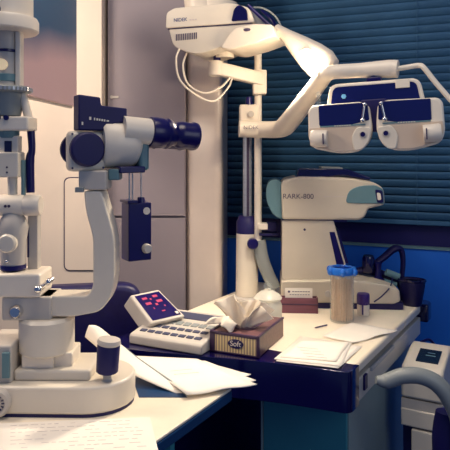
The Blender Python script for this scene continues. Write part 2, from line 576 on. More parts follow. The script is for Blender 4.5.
# joystick
jx = S(111.5, 370, -0.045)
bm = BM(); lathe(bm, (jx.x, jx.y, 0.050), (0, 0, 1), [(0.010, 0), (0.012, 0.006), (0.008, 0.010), (0.008, 0.026), (0, 0.026)]); jb = obj('joystick_stem', bm, 'greyplastic', sl)
bm = BM(); lathe(bm, (jx.x, jx.y, 0.072), (0.06, 0, 1), [(0.018, 0), (0.021, 0.003), (0.022, 0.052), (0.020, 0.056), (0, 0.056)]); jg = obj('joystick', bm, 'navymatte', sl)
bm = BM(); lathe(bm, (jx.x + 0.0033, jx.y, 0.126), (0.12, 0, 1), [(0.021, 0), (0.023, 0.004), (0.021, 0.010), (0.012, 0.012), (0, 0.012)]); obj('joystick_cap', bm, 'greyplastic', jg)

# microscope head, turned away to the right
MO = S(83.5, 150)
MA = R(30)
mt_, mw_ = Vector((math.cos(MA), math.sin(MA), 0)), Vector((-math.sin(MA), math.cos(MA), 0))
MR = Matrix.Rotation(MA, 3, 'Z')


def Q(t, w, z):
    return MO + mt_ * t + mw_ * w + Vector((0, 0, z))


def qbox(bm, t0, t1, w0, w1, z0, z1):
    return box(bm, Q((t0 + t1) / 2, (w0 + w1) / 2, (z0 + z1) / 2), (abs(t1 - t0), abs(w1 - w0), abs(z1 - z0)), MR)


bm = BM(); qbox(bm, -0.036, 0.037, -0.030, 0.006, -0.042, 0.037); mh = obj('microscope_body', bm, 'cream', sl, 0.010, 4)
for w0, s in ((-0.029, -1), (0.030, 1)):
    bm = BM(); lathe(bm, Q(-0.003, w0, 0.001), mw_ * s, [(0.020, -0.025 if s > 0 else 0), (0.020, 0), (0.034, 0), (0.034, 0.010), (0.030, 0.014), (0, 0.015)], 40); obj('magnification_dial', bm, 'navymatte', mh)
bm = BM()
for a, b in ((-0.031, 0.031), (0.031, 0.031), (-0.031, -0.035), (0.031, -0.035)):
    cyl(bm, Q(a, -0.0295, b), Q(a, -0.0315, b), 0.0022, seg=10)
obj('screw', bm, 'navy', mh)
bm = BM(); lathe(bm, Q(0.030, 0.0, 0.014), mt_, [(0.046, 0), (0.051, 0.006), (0.051, 0.060), (0.047, 0.074), (0.034, 0.084), (0, 0.084)], 40, 1.0); pt = obj('prism_housing', bm, 'warmwhite', sl)
bm = BM(); qbox(bm, 0.058, 0.112, -0.050, 0.035, -0.046, -0.033); obj('prism_plate', bm, 'navy', pt, 0.002)
bm = BM(); qbox(bm, 0.106, 0.128, -0.035, 0.035, -0.042, 0.02); obj('prism_link', bm, 'coolgrey', pt, 0.006)
et_ = (mt_ + Vector((0, 0, -0.08))).normalized()
for w0 in (-0.028, 0.032):
    bm = BM(); cyl(bm, Q(0.07, w0, 0.042), Q(0.136, w0, 0.037), 0.0275); ep = obj('eyepiece', bm, 'warmwhite', sl)
    bm = BM(); lathe(bm, Q(0.128, w0, 0.0375), et_, [(0.025, 0), (0.031, 0.003), (0.0325, 0.012), (0.0325, 0.026), (0.030, 0.036), (0.0325, 0.040), (0.030, 0.048), (0.0255, 0.053), (0.024, 0.060), (0.0275, 0.066), (0.0295, 0.075), (0.0285, 0.094), (0.031, 0.102), (0.0295, 0.109), (0.020, 0.110), (0.018, 0.104), (0, 0.104)], 36)
    ec = obj('eyecup', bm, 'navy', ep)
# dark camera block on the head
bm = BM()
prof = [(-0.020, 0.038), (0.044, 0.038), (0.052, 0.053), (0.080, 0.055), (0.080, 0.084), (0.026, 0.088), (0.024, 0.104), (-0.020, 0.108)]
prism(bm, [Q(t, -0.034, z) for t, z in prof], mw_ * 0.036); ct = obj('camera_block', bm, 'navymatte', sl, 0.003)
bm = BM()
for k, (t, wd, hh) in enumerate([(0.001, .004, .006), (0.0105, .0024, .005), (0.0155, .0034, .004), (0.0205, .0030, .004), (0.0255, .0034, .004), (0.0305, .003, .004), (0.036, .005, .003), (-0.014, .003, .006)]):
    qbox(bm, t, t + wd, -0.0348, -0.0335, 0.062 - t * 0.12 - hh / 2 - (0.012 if k == 7 else 0), 0.062 - t * 0.12 + hh / 2 - (0.012 if k == 7 else 0))
obj('white_marks', bm, 'warmwhite', ct)
# bracket and post under the head
bm = BM(); sbox(bm, 82, 189, 109, 170, -0.03, 0.03); bk = obj('bracket', bm, 'greyplastic', sl, 0.003)
bm = BM(); sbox(bm, 80, 191, 88, 186, -0.042, -0.03); obj('lever', bm, 'armgrey', bk, 0.001)
bm = BM(); sbox(bm, 109, 180, 120, 169, -0.01, 0.03); obj('coupling', bm, 'coolgrey', bk, 0.003)
# hanging box with knob
bm = BM(); qbox(bm, 0.086, 0.136, -0.025, 0.018, -0.228, -0.109); hx = obj('hanging_box', bm, 'navy', sl, 0.002)
bm = BM(); lathe(bm, Q(0.124, -0.025, -0.203), -mw_, [(0.010, 0), (0.010, 0.006), (0.008, 0.012), (0, 0.0125)]); obj('knob', bm, 'greyplastic', hx)
bm = BM(); lathe(bm, Q(0.125, -0.0245, -0.126), -mw_, [(0.0075, 0), (0.0075, 0.002), (0.005, 0.002), (0.005, 0.001), (0.002, 0.001), (0.002, 0.002), (0, 0.002)]); obj('ring_mark', bm, 'warmwhite', hx)
bm = BM(); qbox(bm, 0.083, 0.105, -0.028, 0.02, -0.109, -0.103); obj('top_clip', bm, 'navy', hx, 0.001)
bm = BM(); cyl(bm, Q(0.118, -0.012, -0.110), Q(0.118, -0.012, -0.098), 0.010, 0.007); obj('rod_collar', bm, 'navy', hx)
bm = BM()
for t, w in ((0.089, -0.02), (0.096, -0.02), (0.118, -0.012)):
    cyl(bm, Q(t, w, -0.11), Q(t, w, -0.036), 0.0016, seg=8)
obj('hanging_rod', bm, 'steel', hx)

# illumination tower on the left
bm = BM(); lathe(bm, S(2, 32.5), (0, 0, 1), [(0.0, 0), (0.068, 0), (0.071, 0.003), (0.071, 0.022), (0.068, 0.028), (0.060, 0.029), (0.060, 0.20), (0.045, 0.215), (0, 0.216)], 44); lh = obj('lamp_housing', bm, 'warmwhite', sl)
bm = BM(); cyl(bm, S(5, 16, -0.055), S(5, 16, -0.082), 0.013); sbox(bm, -1, 16, 11, 12, -0.080, -0.06); obj('housing_knob', bm, 'navy', lh)
bm = BM(); lathe(bm, S(6, 86), (0, 0, 1), [(0.022, 0), (0.022, 0.108), (0, 0.108)]); tt = obj('lamp_tube', bm, 'greyplastic', sl)
bm = BM(); lathe(bm, S(6, 53), (0, 0, 1), [(0.023, 0), (0.0245, 0.001), (0.0245, 0.005), (0.023, 0.006)]); obj('dark_ring', bm, 'navy', tt)
bm = BM(); cyl(bm, S(6, 66, -0.018), S(6, 66, -0.027), 0.011); obj('lit_dial', bm, 'dialglow', tt)
bm = BM(); lathe(bm, S(6, 82), (0, 0, 1), [(0.0225, 0), (0.024, 0.001), (0.024, 0.014), (0.0225, 0.015)]); obj('cool_ring', bm, 'coolgrey', tt)
bm = BM(); sbox(bm, 17, 90, 22, 32, -0.012, 0.012); obj('side_rail', bm, 'warmwhite', sl, 0.002)
bm = BM(); lathe(bm, S(6, 93), (0, 0, 1), [(0.046, 0), (0.050, 0.003), (0.050, 0.009), (0.046, 0.012), (0, 0.012)], 48)
kd = obj('filter_disc', bm, 'armgrey', sl)
bm = BM()
for k in range(40):
    t = 2 * math.pi * k / 40
    c = S(6, 93)
    box(bm, (c.x + 0.050 * math.cos(t), c.y + 0.050 * math.sin(t), c.z + 0.006), (0.003, 0.004, 0.007), Matrix.Rotation(t, 3, 'Z'))
obj('knurling', bm, 'steel', kd)
bm = BM(); lathe(bm, S(6, 116), (0, 0, 1), [(0.028, 0), (0.030, 0.006), (0.034, 0.030), (0.036, 0.046), (0, 0.046)]); cn = obj('slit_cone', bm, 'armgrey', sl)
bm = BM(); tube(bm, [S(21, 93, 0), S(25, 104, 0), S(29, 120, 0)], 0.0085, smooth=4); obj('side_strut', bm, 'warmwhite', sl)
bm = BM(); sbox(bm, -12, 131, 33, 117, -0.03, 0.03); tk = obj('tower_block', bm, 'warmwhite', sl, 0.004)
bm = BM(); cyl(bm, S(4, 118.5, -0.030), S(4, 118.5, -0.034), 0.005); cyl(bm, S(12, 118.5, -0.030), S(12, 118.5, -0.034), 0.005); obj('screw', bm, 'navy', tk)
bm = BM(); lathe(bm, S(9, 138), (0, 0, 1), [(0.016, 0), (0.020, 0.006), (0.020, 0.016), (0, 0.016)]); obj('lens_mount', bm, 'coolgrey', sl)
bm = BM(); sbox(bm, -2, 154, 20, 136, -0.012, 0.014); mm = obj('mirror_mount', bm, 'warmwhite', sl, 0.002)
bm = BM(); sbox(bm, 7, 152, 14, 141, -0.014, -0.011); obj('mirror', bm, 'navygloss', mm)
bm = BM(); tube(bm, [S(29, 130, 0.012), S(30, 150, 0.012), S(28, 160, 0.012), S(28.5, 193, 0.012)], [0.008, 0.007, 0.009, 0.0085], smooth=4); obj('guide_rod', bm, 'navy', sl)
bm = BM(); sbox(bm, 22, 196, 25, 160, -0.006, 0.006); obj('guide_strip', bm, 'coolgrey', sl, 0.001)
bm = BM(); sbox(bm, 2, 177, 22, 152, -0.022, 0.02); tpst = obj('post_block', bm, 'cream', sl, 0.003)
bm = BM(); cyl(bm, S(11, 167, -0.021), S(11, 167, -0.023), 0.002, seg=10); cyl(bm, S(11, 172, -0.021), S(11, 172, -0.023), 0.002, seg=10); obj('screw', bm, 'gap', tpst)
bm = BM(); cyl(bm, S(12.5, 200), S(12.5, 176), 0.0095); obj('post', bm, 'cream', sl)
bm = BM(); lathe(bm, S(-14, 205, -0.004), (1, 0, 0), [(0.019, 0), (0.021, 0.003), (0.021, 0.076), (0.0195, 0.078), (0.0195, 0.080), (0.021, 0.082), (0.021, 0.107), (0.018, 0.111), (0, 0.111)], 32); hc = obj('pivot_cylinder', bm, 'warmwhite', sl)
bm = BM(); cyl(bm, S(10, 205, -0.024), S(10, 205, -0.0265), 0.0028, seg=10); cyl(bm, S(13.5, 205, -0.024), S(13.5, 205, -0.0265), 0.0028, seg=10); obj('pin', bm, 'gap', hc)
bm = BM(); lathe(bm, S(14, 264, -0.004), (0, 0, 1), [(0.023, 0), (0.024, 0.004), (0.026, 0.05), (0.030, 0.075), (0.024, 0.092), (0.015, 0.104), (0, 0.106)], 32); bd = obj('pivot_body', bm, 'greyplastic', sl)
bm = BM(); lathe(bm, S(13, 241, -0.020), (0, -1, 0), [(0.0185, 0), (0.0185, 0.014), (0.015, 0.018), (0, 0.019)]); obj('front_knob', bm, 'cream', bd)
bm = BM(); lathe(bm, S(14, 269, -0.004), (0, 0, 1), [(0.022, 0), (0.025, 0.002), (0.025, 0.010), (0.022, 0.011), (0, 0.011)]); obj('dark_ring', bm, 'navy', bd)
bm = BM(); ball(bm, S(12, 259, -0.027), 0.0035); obj('set_screw', bm, 'chrome', bd)
bm = BM(); cyl(bm, S(12, 294, -0.03), S(12, 268, -0.004), 0.008); obj('lower_post', bm, 'greyplastic', sl)
bm = BM(); sbox(bm, 26, 272, 36, 212, 0.01, 0.035); rl = obj('back_rail', bm, 'greyplastic', sl, 0.002)
bm = BM(); sbox(bm, 26, 258, 27.5, 228, 0.007, 0.0105); obj('groove', bm, 'navy', rl)

# ------------------------------------------------------------------ dark office chair behind the slit lamp
ch = thing('office_chair', 'navy high-back office chair partly hidden behind the slit lamp', 'chair', (-0.40, 1.72, 0), R(12))
bm = BM(); pl = round_poly([(-0.155, 0.50), (0.155, 0.50), (0.165, 0.86), (-0.165, 0.86)], [0.03, 0.03, 0.07, 0.07], 8)
prism(bm, [(x, 0.0, z) for x, z in pl], (0, 0.06, 0)); obj('backrest', bm, 'leather', ch, 0.018, 4)
bm = BM(); box2(bm, (-0.19, -0.38, 0.42), (0.19, -0.02, 0.49)); obj('seat', bm, 'leather', ch, 0.025, 4)
bm = BM(); tube(bm, [(0, 0.05, 0.6), (0, 0.075, 0.45), (0, -0.05, 0.40), (0, -0.18, 0.41)], 0.018); obj('back_support', bm, 'navy', ch)
bm = BM(); cyl(bm, (0, -0.2, 0.08), (0, -0.2, 0.42), 0.025); obj('gas_lift', bm, 'steel', ch)
for k in range(5):
    t = 2 * math.pi * k / 5 + 0.3
    bm = BM(); e = (0.24 * math.cos(t), -0.2 + 0.24 * math.sin(t))
    tube(bm, [(0, -0.2, 0.09), (e[0], e[1], 0.06)], [0.02, 0.014], smooth=1)
    lg = obj('leg', bm, 'navy', ch)
    bm = BM(); cyl(bm, (e[0] - 0.012, e[1], 0.0275), (e[0] + 0.012, e[1], 0.0275), 0.0275); obj('caster', bm, 'navy', lg)

# ------------------------------------------------------------------ control console
cr = R(-26)
CW = 0.213
ca = Vector((-0.057, 1.457, 0)) - Vector((math.cos(cr), math.sin(cr), 0)) * CW
cs = thing('control_console', 'beige control console with tilted red-digit display and grey keypad', 'console', (ca.x, ca.y, TZ), cr)
bm = BM()
sec = [(0, 0.0), (0, 0.020), (0.005, 0.026), (0.185, 0.050), (0.19, 0.0)]
prism(bm, [(0, y, z) for y, z in sec], (CW, 0, 0)); cbse = obj('keypad_base', bm, 'greyplastic', cs, 0.005, 3)
tilt = math.atan2(0.024, 0.18)
RX = Matrix.Rotation(tilt, 3, 'X')
for row in range(3):
    for c in range(8):
        y = 0.030 + row * 0.034
        x = 0.026 + c * (CW - 0.052) / 7
        if row == 2 and c in (0, 1):
            continue
        bm = BM(); box(bm, (x, y, 0.0265 + (y - 0.005) * 0.1335), (0.018, 0.013 if row < 2 else 0.02, 0.004), RX)
        obj('key', bm, 'key' if row < 2 else 'armgrey', cbse, 0.001, 2)
bm = BM(); box(bm, (CW * 0.60, 0.150, 0.0265 + 0.145 * 0.1335), (CW * 0.7, 0.04, 0.002), RX); obj('keypad_strip', bm, 'key', cbse, 0.0005)
# display: tilted slab standing at the left end of the console
DA, DB, DC = P(151, 324, 1.57), P(186, 316, 1.61), P(159, 289, 1.69)
DD = P(130, 295, 1.65)
DX = P(143, 335, 1.60) - DA
nrm = (DB - DA).cross(DD - DA).normalized()
if nrm.y > 0:
    nrm = -nrm
bm = BM(); prism(bm, [DA, DB, DC, DD], DX); ds = obj('display_housing', bm, 'greyplastic', cs, 0.006, 3, world=True)


def DP(u, v, h=0.0):
    return DA * (1 - u) * (1 - v) + DB * u * (1 - v) + DC * u * v + DD * (1 - u) * v + nrm * h


bm = BM(); prism(bm, [DP(.10, .08, .0012), DP(.92, .08, .0012), DP(.92, .92, .0012), DP(.10, .92, .0012)], -nrm * 0.003); obj('screen', bm, 'screen', ds, world=True)
bm = BM()
for (u, v, w, h) in ((.25, .74, .15, .07), (.60, .76, .15, .07), (.24, .56, .17, .08), (.60, .58, .17, .08), (.46, .70, .05, .05), (.50, .50, .07, .06), (.36, .40, .03, .05), (.70, .42, .04, .04), (.52, .28, .10, .03)):
    prism(bm, [DP(u, v, .002), DP(u + w, v, .002), DP(u + w, v + h, .002), DP(u, v + h, .002)], -nrm * 0.0006)
obj('digits', bm, 'reddigit', ds, world=True)
bm = BM(); prism(bm, [DP(.82, .12, .0025), DP(.89, .12, .0025), DP(.89, .19, .0025), DP(.82, .19, .0025)], -nrm * 0.001); obj('indicator', bm, 'warmwhite', ds, world=True)
bm = BM(); cyl(bm, P(146, 333, 1.60), P(184, 324, 1.65), 0.012); obj('display_hinge', bm, 'greyplastic', cs, world=True)

# ------------------------------------------------------------------ notebook bridging the tables
nb = thing('notebook', 'open white notebook with a curled page beside the joystick', 'notebook', PT(190, 378), 0)
zf = 0.7506


def quad_sheet(corners, z, n=10, wob=0.0, lift=None):
    a, b, c, d = [PT(x, y, z) for x, y in corners]
    rows = []
    for i in range(n + 1):
        u = i / n
        row = []
        for j in range(n + 1):
            v = j / n
            p = a * (1 - u) * (1 - v) + b * u * (1 - v) + c * u * v + d * (1 - u) * v
            p.z = z + wob * (math.sin(5 * u + 2 * v) ** 2) * v + (lift(u, v) if lift else 0)
            row.append(p)
        rows.append(row)
    return rows


for k, (cn_, z) in enumerate([([(150, 362), (218, 366), (251, 375), (187, 396)], 0.7522), ([(144, 361), (205, 361), (256, 381), (187, 396)], 0.7548), ([(132, 356), (197, 359), (257, 385), (187, 396)], 0.7575)]):
    bm = BM(); sheet(bm, quad_sheet(cn_, z, wob=0.003)); obj('page', bm, 'paper', nb, solid=0.0018, world=True)
up = [(188, 394, 1.229), (162, 375, 1.30), (137, 357, 1.345), (119, 343, 1.365), (99, 327, 1.38), (89, 325, 1.38)]
lo = [(185, 397, 1.222), (158, 386, 1.25), (132, 374, 1.275), (114, 364, 1.30), (101, 351, 1.335), (85, 337, 1.37)]
U, Lw = spline([P(*p) for p in up], 5), spline([P(*p) for p in lo], 5)
bm = BM(); prism(bm, [PT(x, y, 0.7504) for x, y in ((128, 366), (139, 397.5), (187, 397.5), (150, 360))], (0, 0, 0.0008)); obj('cover', bm, 'edge', nb, world=True)
bm = BM()
rows = []
for a, b in zip(U, Lw):
    row = []
    for j in range(7):
        t = j / 6
        p = a * (1 - t) + b * t
        p = p + Vector((0, -0.2, 0.35)) * ((a - b).length * 0.35 * 4 * t * (1 - t) * 0.5)
        row.append(p)
    rows.append(row)
sheet(bm, rows); obj('curled_page', bm, 'paper', nb, solid=0.0012, world=True)
bm = BM(); tube(bm, [P(188, 394.5, 1.226), P(162, 376, 1.296), P(137, 358, 1.341), P(125, 348, 1.36)], [0.005, 0.0035, 0.0025, 0.0015], smooth=6); obj('spine', bm, 'armgrey', nb, world=True)
bm = BM()
for k in range(2):
    c = [(170 + k * 4, 371 + k * 3.4), (192 + k * 7, 369 + k * 3.2)]
    a, b = PT(c[0][0], c[0][1], 0.7620), PT(c[1][0], c[1][1], 0.7620)
    cyl(bm, a, b, 0.0005, seg=6)
obj('pencil_lines', bm, 'ink', nb, world=True)

# printed sheet at the near table edge
ps = [PT(x, y, 0.7508) for x, y in ((-35, 425), (150, 417), (163, 470), (-40, 480))]
pr = thing('printed_sheet', 'white printed form lying on the near table in front of the slit lamp', 'paper', (-0.33, 1.05, TZ))
bm = BM(); prism(bm, [Vector((p.x, p.y, 0.7504)) for p in ps], (0, 0, 0.0006)); obj('sheet', bm, 'paper', pr, world=True)
bm = BM()
for r_ in range(12):
    v = 0.06 + r_ * 0.075
    x = 0.24
    while x < 0.93:
        w = random.uniform(0.02, 0.06)
        a = ps[0].lerp(ps[3], v); b = ps[1].lerp(ps[2], v)
        if random.random() < 0.72:
            p, q = a.lerp(b, x), a.lerp(b, min(0.95, x + w))
            box(bm, ((p + q) / 2).xy.to_3d() + Vector((0, 0, 0.7512)), ((q - p).length, 0.0012, 0.0002), Matrix.Rotation(math.atan2(q.y - p.y, q.x - p.x), 3, 'Z'))
        x += w + 0.014
obj('print', bm, 'ink', pr, world=True, smooth=False)

# ------------------------------------------------------------------ tissue box and tissue
b0 = PT(259, 358)
bx = thing('tissue_box', 'brown wooden tissue box with striped front and dark oval label', 'tissue box', (b0.x, b0.y, TZ), R(-24))
BW, BD, BH = 0.128, 0.185, 0.050
bm = BM(); box2(bm, (-BW, 0, 0), (0, BD, BH)); tbx = obj('body', bm, 'wood', bx, 0.002)
bm = BM()
for a, b in (((-BW - .002, -.003, 0), (-BW + .012, .004, BH)), ((-.006, -.003, 0), (.002, .004, BH)), ((-BW, -.003, BH - .006), (0, .004, BH + .001)), ((-BW, -.003, 0), (0, .004, .004))):
    box2(bm, a, b)
obj('front_frame', bm, 'wooddark', tbx, 0.001)
bm = BM(); box2(bm, (-BW + .012, -.0015, .004), (-.006, .002, BH - .006)); obj('striped_front', bm, stripes(), tbx)
bm = BM(); lathe(bm, (-BW * 0.47, -0.001, 0.0265), (0, -1, 0), [(0.0205, 0), (0.0205, 0.0022), (0, 0.0022)], 40)
for v in bm.verts:
    v.co.z = 0.0265 + (v.co.z - 0.0265) * 0.55
lbp = obj('oval_label', bm, 'navy', tbx)
text('lettering', 'Soft', 0.0185, 'warmwhite', lbp, (-BW * 0.47, -0.0036, 0.0265), (R(90), 0, 0), align='CENTER')
bm = BM(); sl_ = round_poly([(-0.095, 0.04), (-0.033, 0.04), (-0.033, 0.15), (-0.095, 0.15)], 0.02)
prism(bm, [(x, y, BH) for x, y in sl_], (0, 0, 0.0008)); obj('slot', bm, 'wooddark', tbx)
bm = BM(); box2(bm, (-BW - .002, -.002, BH - 0.003), (-BW + .006, BD, BH + .002)); box2(bm, (-0.005, -.002, BH - 0.003), (.002, BD, BH + .002)); obj('top_edging', bm, 'wooddark', tbx, 0.001)

tis = thing('tissue', 'crumpled white tissue pulled up out of the brown box', 'tissue', (0.036, 1.522, TZ + BH + 0.001), R(-24))


def fold(c, ang_, w0, w1, H, lean, amp, freq, ph, droop=0.0, n=36):
    ca_, sa_ = math.cos(ang_), math.sin(ang_)
    rows = []
    for i in range(n + 1):
        h = i / n
        row = []
        for j in range(n + 1):
            u = j / n
            a = (u - 0.5) * (w0 + (w1 - w0) * h ** 0.8)
            b = amp * math.sin(u * freq + ph + 1.3 * h) * (0.25 + h) + 0.4 * amp * math.sin(u * freq * 2.3 + 2 * ph - 3 * h) * h
            z = H * h * (1 - 0.42 * (2 * u - 1) ** 2) + 0.08 * H * math.sin(9 * u + ph) * h - droop * max(0, h - 0.55) ** 2
            row.append((c[0] + a * ca_ - b * sa_ + lean[0] * h ** 1.4, c[1] + a * sa_ + b * ca_ + lean[1] * h ** 1.4, max(0.001, z)))
        rows.append(row)
    return rows


for nm, args in (('back_fold', ((0.012, 0.022), 0.15, 0.03, 0.105, 0.066, (0.014, 0.01), 0.010, 12, 0.4)),
                 ('main_fold', ((-0.002, 0.002), -0.1, 0.03, 0.098, 0.078, (-0.022, -0.008), 0.010, 10, 1.7)),
                 ('side_fold', ((0.018, 0.004), 0.5, 0.02, 0.075, 0.052, (0.036, -0.004), 0.009, 9, 2.6)),
                 ('front_flap', ((-0.010, -0.006), -0.15, 0.03, 0.090, 0.050, (-0.034, -0.040), 0.008, 11, 0.9, 0.16))):
    bm = BM(); sheet(bm, fold(*args)); obj(nm, bm, 'tissue', tis, solid=0.0006)

# ------------------------------------------------------------------ glass jar of cotton
j0 = P(268, 322, 1.74)
jr = thing('glass_jar', 'squat milky glass jar with knobbed lid behind the tissue box', 'jar', (j0.x, j0.y, TZ))
bm = BM(); lathe(bm, (0, 0, 0.0005), (0, 0, 1), [(0.0, 0), (0.034, 0), (0.040, 0.006), (0.041, 0.05), (0.036, 0.062), (0.033, 0.066), (0.0305, 0.066), (0.033, 0.060), (0.038, 0.050), (0.037, 0.008), (0.0, 0.004)], 40); obj('jar_body', bm, 'frost', jr)
bm = BM(); lathe(bm, (0, 0, 0.067), (0, 0, 1), [(0.030, 0), (0.040, 0.002), (0.041, 0.006), (0.034, 0.014), (0.020, 0.024), (0.010, 0.027), (0.008, 0.031), (0, 0.031)], 40); jl = obj('lid', bm, 'frost', jr)
bm = BM(); ball(bm, (0, 0, 0.106), 0.013, (1, 1, 0.85)); obj('lid_knob', bm, 'clear', jl)
for k in range(7):
    t = k * 2.4
    bm = BM(); ball(bm, (0, 0, 0), 0.0125, (1, 1, 0.9))
    for v in bm.verts:
        v.co *= 1 + 0.06 * math.sin(900 * v.co.x + 700 * v.co.z)
    r0 = 0.0 if k == 0 else 0.0225
    tag(obj('cotton_ball', bm, 'cotton', None, loc=(j0.x + r0 * math.cos(t), j0.y + r0 * math.sin(t), TZ + 0.0165 + (0.024 if k % 2 else 0.0)), rz=t), 'white cotton ball inside the squat glass jar', 'cotton ball', 'cotton balls in the glass jar')

# ------------------------------------------------------------------ card box
k0 = PT(278, 313)
kb = thing('card_box', 'small reddish wooden card box in front of the white refractor', 'card box', (k0.x, k0.y, TZ), R(-4))
KW = 0.122
bm = BM(); box2(bm, (0, 0, 0), (KW, 0.004, 0.047)); box2(bm, (0, 0.026, 0), (KW, 0.030, 0.047)); box2(bm, (0, 0, 0), (0.004, 0.03, 0.047)); box2(bm, (KW - 0.004, 0, 0), (KW, 0.03, 0.047)); box2(bm, (0, 0, 0), (KW, 0.03, 0.004))
obj('box_body', bm, 'redwood', kb, 0.0008)
bm = BM(); box2(bm, (-0.001, -0.0015, 0.026), (KW + 0.001, 0.0, 0.029)); obj('dark_line', bm, 'wooddark', kb)
cd = thing('business_card', 'white business card with small print standing in the wooden card box', 'card', (k0.x, k0.y, TZ), R(-4))
bm = BM(); box2(bm, (0.022, 0.014, 0.005), (0.106, 0.015, 0.074)); obj('card', bm, 'paper', cd)
bm = BM(); cyl(bm, (0.034, 0.0135, 0.063), (0.034, 0.0128, 0.063), 0.0036, seg=14)
for q in range(7):
    box2(bm, (0.044 + q * 0.008, 0.0132, 0.0625), (0.050 + q * 0.008, 0.0139, 0.0645))
for q in range(8):
    box2(bm, (0.036 + q * 0.008, 0.0132, 0.0535), (0.041 + q * 0.008, 0.0139, 0.055))
obj('print', bm, 'inkdark', cd, smooth=False)

# ------------------------------------------------------------------ swab jar
s0 = P(342, 321, 1.755)
sj = thing('swab_jar', 'tall clear glass jar with blue lid ring, full of wooden sticks', 'jar', (s0.x, s0.y, TZ))
SR, SH = 0.035, 0.150
bm = BM(); lathe(bm, (0, 0, 0.0005), (0, 0, 1), [(0.0, 0), (SR - 0.002, 0), (SR, 0.003), (SR, SH), (SR - 0.0018, SH), (SR - 0.0018, 0.006), (0, 0.006)], 40); obj('jar_body', bm, 'clear', sj)
bm = BM(); lathe(bm, (0, 0, SH - 0.012), (0, 0, 1), [(SR + 0.001, 0), (SR + 0.005, 0.002), (SR + 0.005, 0.016), (SR + 0.002, 0.020), (SR - 0.004, 0.021), (SR - 0.006, 0.018), (SR - 0.004, 0.013), (SR + 0.001, 0.013), (SR + 0.001, 0)], 40); ld = obj('lid_ring', bm, 'bluelid', sj)
for k in range(6):
    t = 2 * math.pi * k / 6 + 0.4
    bm = BM(); ball(bm, ((SR + 0.005) * math.cos(t), (SR + 0.005) * math.sin(t), SH - 0.003), 0.009, (1, 1, 1.2)); obj('lid_tab', bm, 'bluelid', ld)
def swab(): 
    b_ = BM(); cyl(b_, (0, 0, 0), (0, 0, 0.132), 0.0016, seg=8); r_ = thing('wooden_swab', 'pale wooden swab stick standing in the tall blue-lidded jar', 'swab', (0, 0, 0), 0, 'swab sticks in the tall jar')
    obj('stick', b_, 'swab', r_)
    b_ = BM(); ball(b_, (0, 0, 0.133), 0.003, (1, 1, 2.2)); obj('cotton_tip', b_, 'cotton', r_)
    return r_
sw0 = swab()
n_s = 0
for ring_r, cnt in ((0.0292, 24), (0.0215, 14), (0.012, 7)):
    for k in range(cnt):
        t = 2 * math.pi * k / cnt + ring_r * 40
        if n_s == 0:
            o = sw0
        else:
            o = sw0.copy(); COL.objects.link(o)
            for c_ in list(sw0.children):
                d_ = c_.copy(); COL.objects.link(d_); d_.parent = o
        o.location = (s0.x + ring_r * math.cos(t), s0.y + ring_r * math.sin(t), TZ + 0.0068)
        sc_ = random.uniform(0.93, 1.0)
        o.scale = (1, 1, sc_)
        n_s += 1

# small bottle
v0 = PT(364, 316)
vb = thing('small_bottle', 'tiny white bottle with a dark purple cap beside the swab jar', 'bottle', (v0.x, v0.y + 0.01, TZ))
bm = BM(); lathe(bm, (0, 0, 0), (0, 0, 1), [(0.017, 0), (0.0185, 0.002), (0.0185, 0.030), (0.016, 0.035), (0, 0.036)], 28); vb_ = obj('bottle_body', bm, 'warmwhite', vb)
bm = BM(); lathe(bm, (0, 0, 0.034), (0, 0, 1), [(0.0185, 0), (0.0195, 0.002), (0.019, 0.028), (0.017, 0.032), (0, 0.033)], 28); obj('cap', bm, 'purple', vb)
bm = BM(); box2(bm, (-0.008, -0.0205, 0.006), (-0.004, -0.016, 0.034)); box2(bm, (0.002, -0.0205, 0.036), (0.010, -0.017, 0.041)); obj('drip_mark', bm, 'purple', vb_)

# papers on the instrument table
pa = thing('paper_stack', 'stack of loose white papers at the navy front edge of the table', 'papers', PT(310, 350), 0)
for k, (c, z) in enumerate([([(276, 361), (300, 336), (362, 347), (338, 369)], 0.7515), ([(274, 359), (299, 338), (352, 343), (341, 367)], 0.7535), ([(280, 357), (300, 340), (350, 342), (336, 362)], 0.7555)]):
    bm = BM(); sheet(bm, quad_sheet(c, z, wob=0.002)); obj('sheet', bm, 'paper', pa, solid=0.0012, world=True)
bm = BM()
for q in range(4):
    a, b = PT(297 + q * 3, 347 + q * 3, 0.7582), PT(318 + q * 3, 349 + q * 3, 0.7582)
    cyl(bm, a, b, 0.0005, seg=6)
obj('pencil_lines', bm, 'ink', pa, world=True)
pb = thing('paper_sheet', 'single white sheet lying towards the right edge of the table', 'paper', PT(362, 334), 0)
bm = BM(); sheet(bm, quad_sheet([(322, 336), (352, 322), (399, 331), (352, 344)], 0.7525, wob=0.004)); obj('sheet', bm, 'paper', pb, solid=0.0008, world=True)
pe = thing('pencil_stub', 'short dark pencil stub lying on the white papers before the swab jar', 'pencil', PT(322, 326, 0.7535), 0)
bm = BM(); cyl(bm, PT(316, 327.5, 0.754), PT(327, 325, 0.754), 0.0022, seg=8); pk = obj('shaft', bm, 'inkdark', pe, world=True)
bm = BM(); cyl(bm, PT(316, 327.5, 0.754), PT(314.2, 327.9, 0.754), 0.0022, 0.0003, seg=8); obj('tip', bm, 'wood', pe, world=True)

# ------------------------------------------------------------------ autorefractor
ar = thing('autorefractor', 'white desktop eye refractor with a navy tray on its head', 'refractor', P(335, 308, 1.975).xy.to_3d() + Vector((0, 0, TZ)), R(-4))
AS = 1.95 / 600


def A(px, py, d=0.0):
    return Vector(((px - 335) * AS, d, (311 - 5 - py) * AS))


def aprism(bm, pts, r, d0, d1):
    return prism(bm, [A(x, y, d0) for x, y in round_poly(pts, r, 6)], (0, d1 - d0, 0))


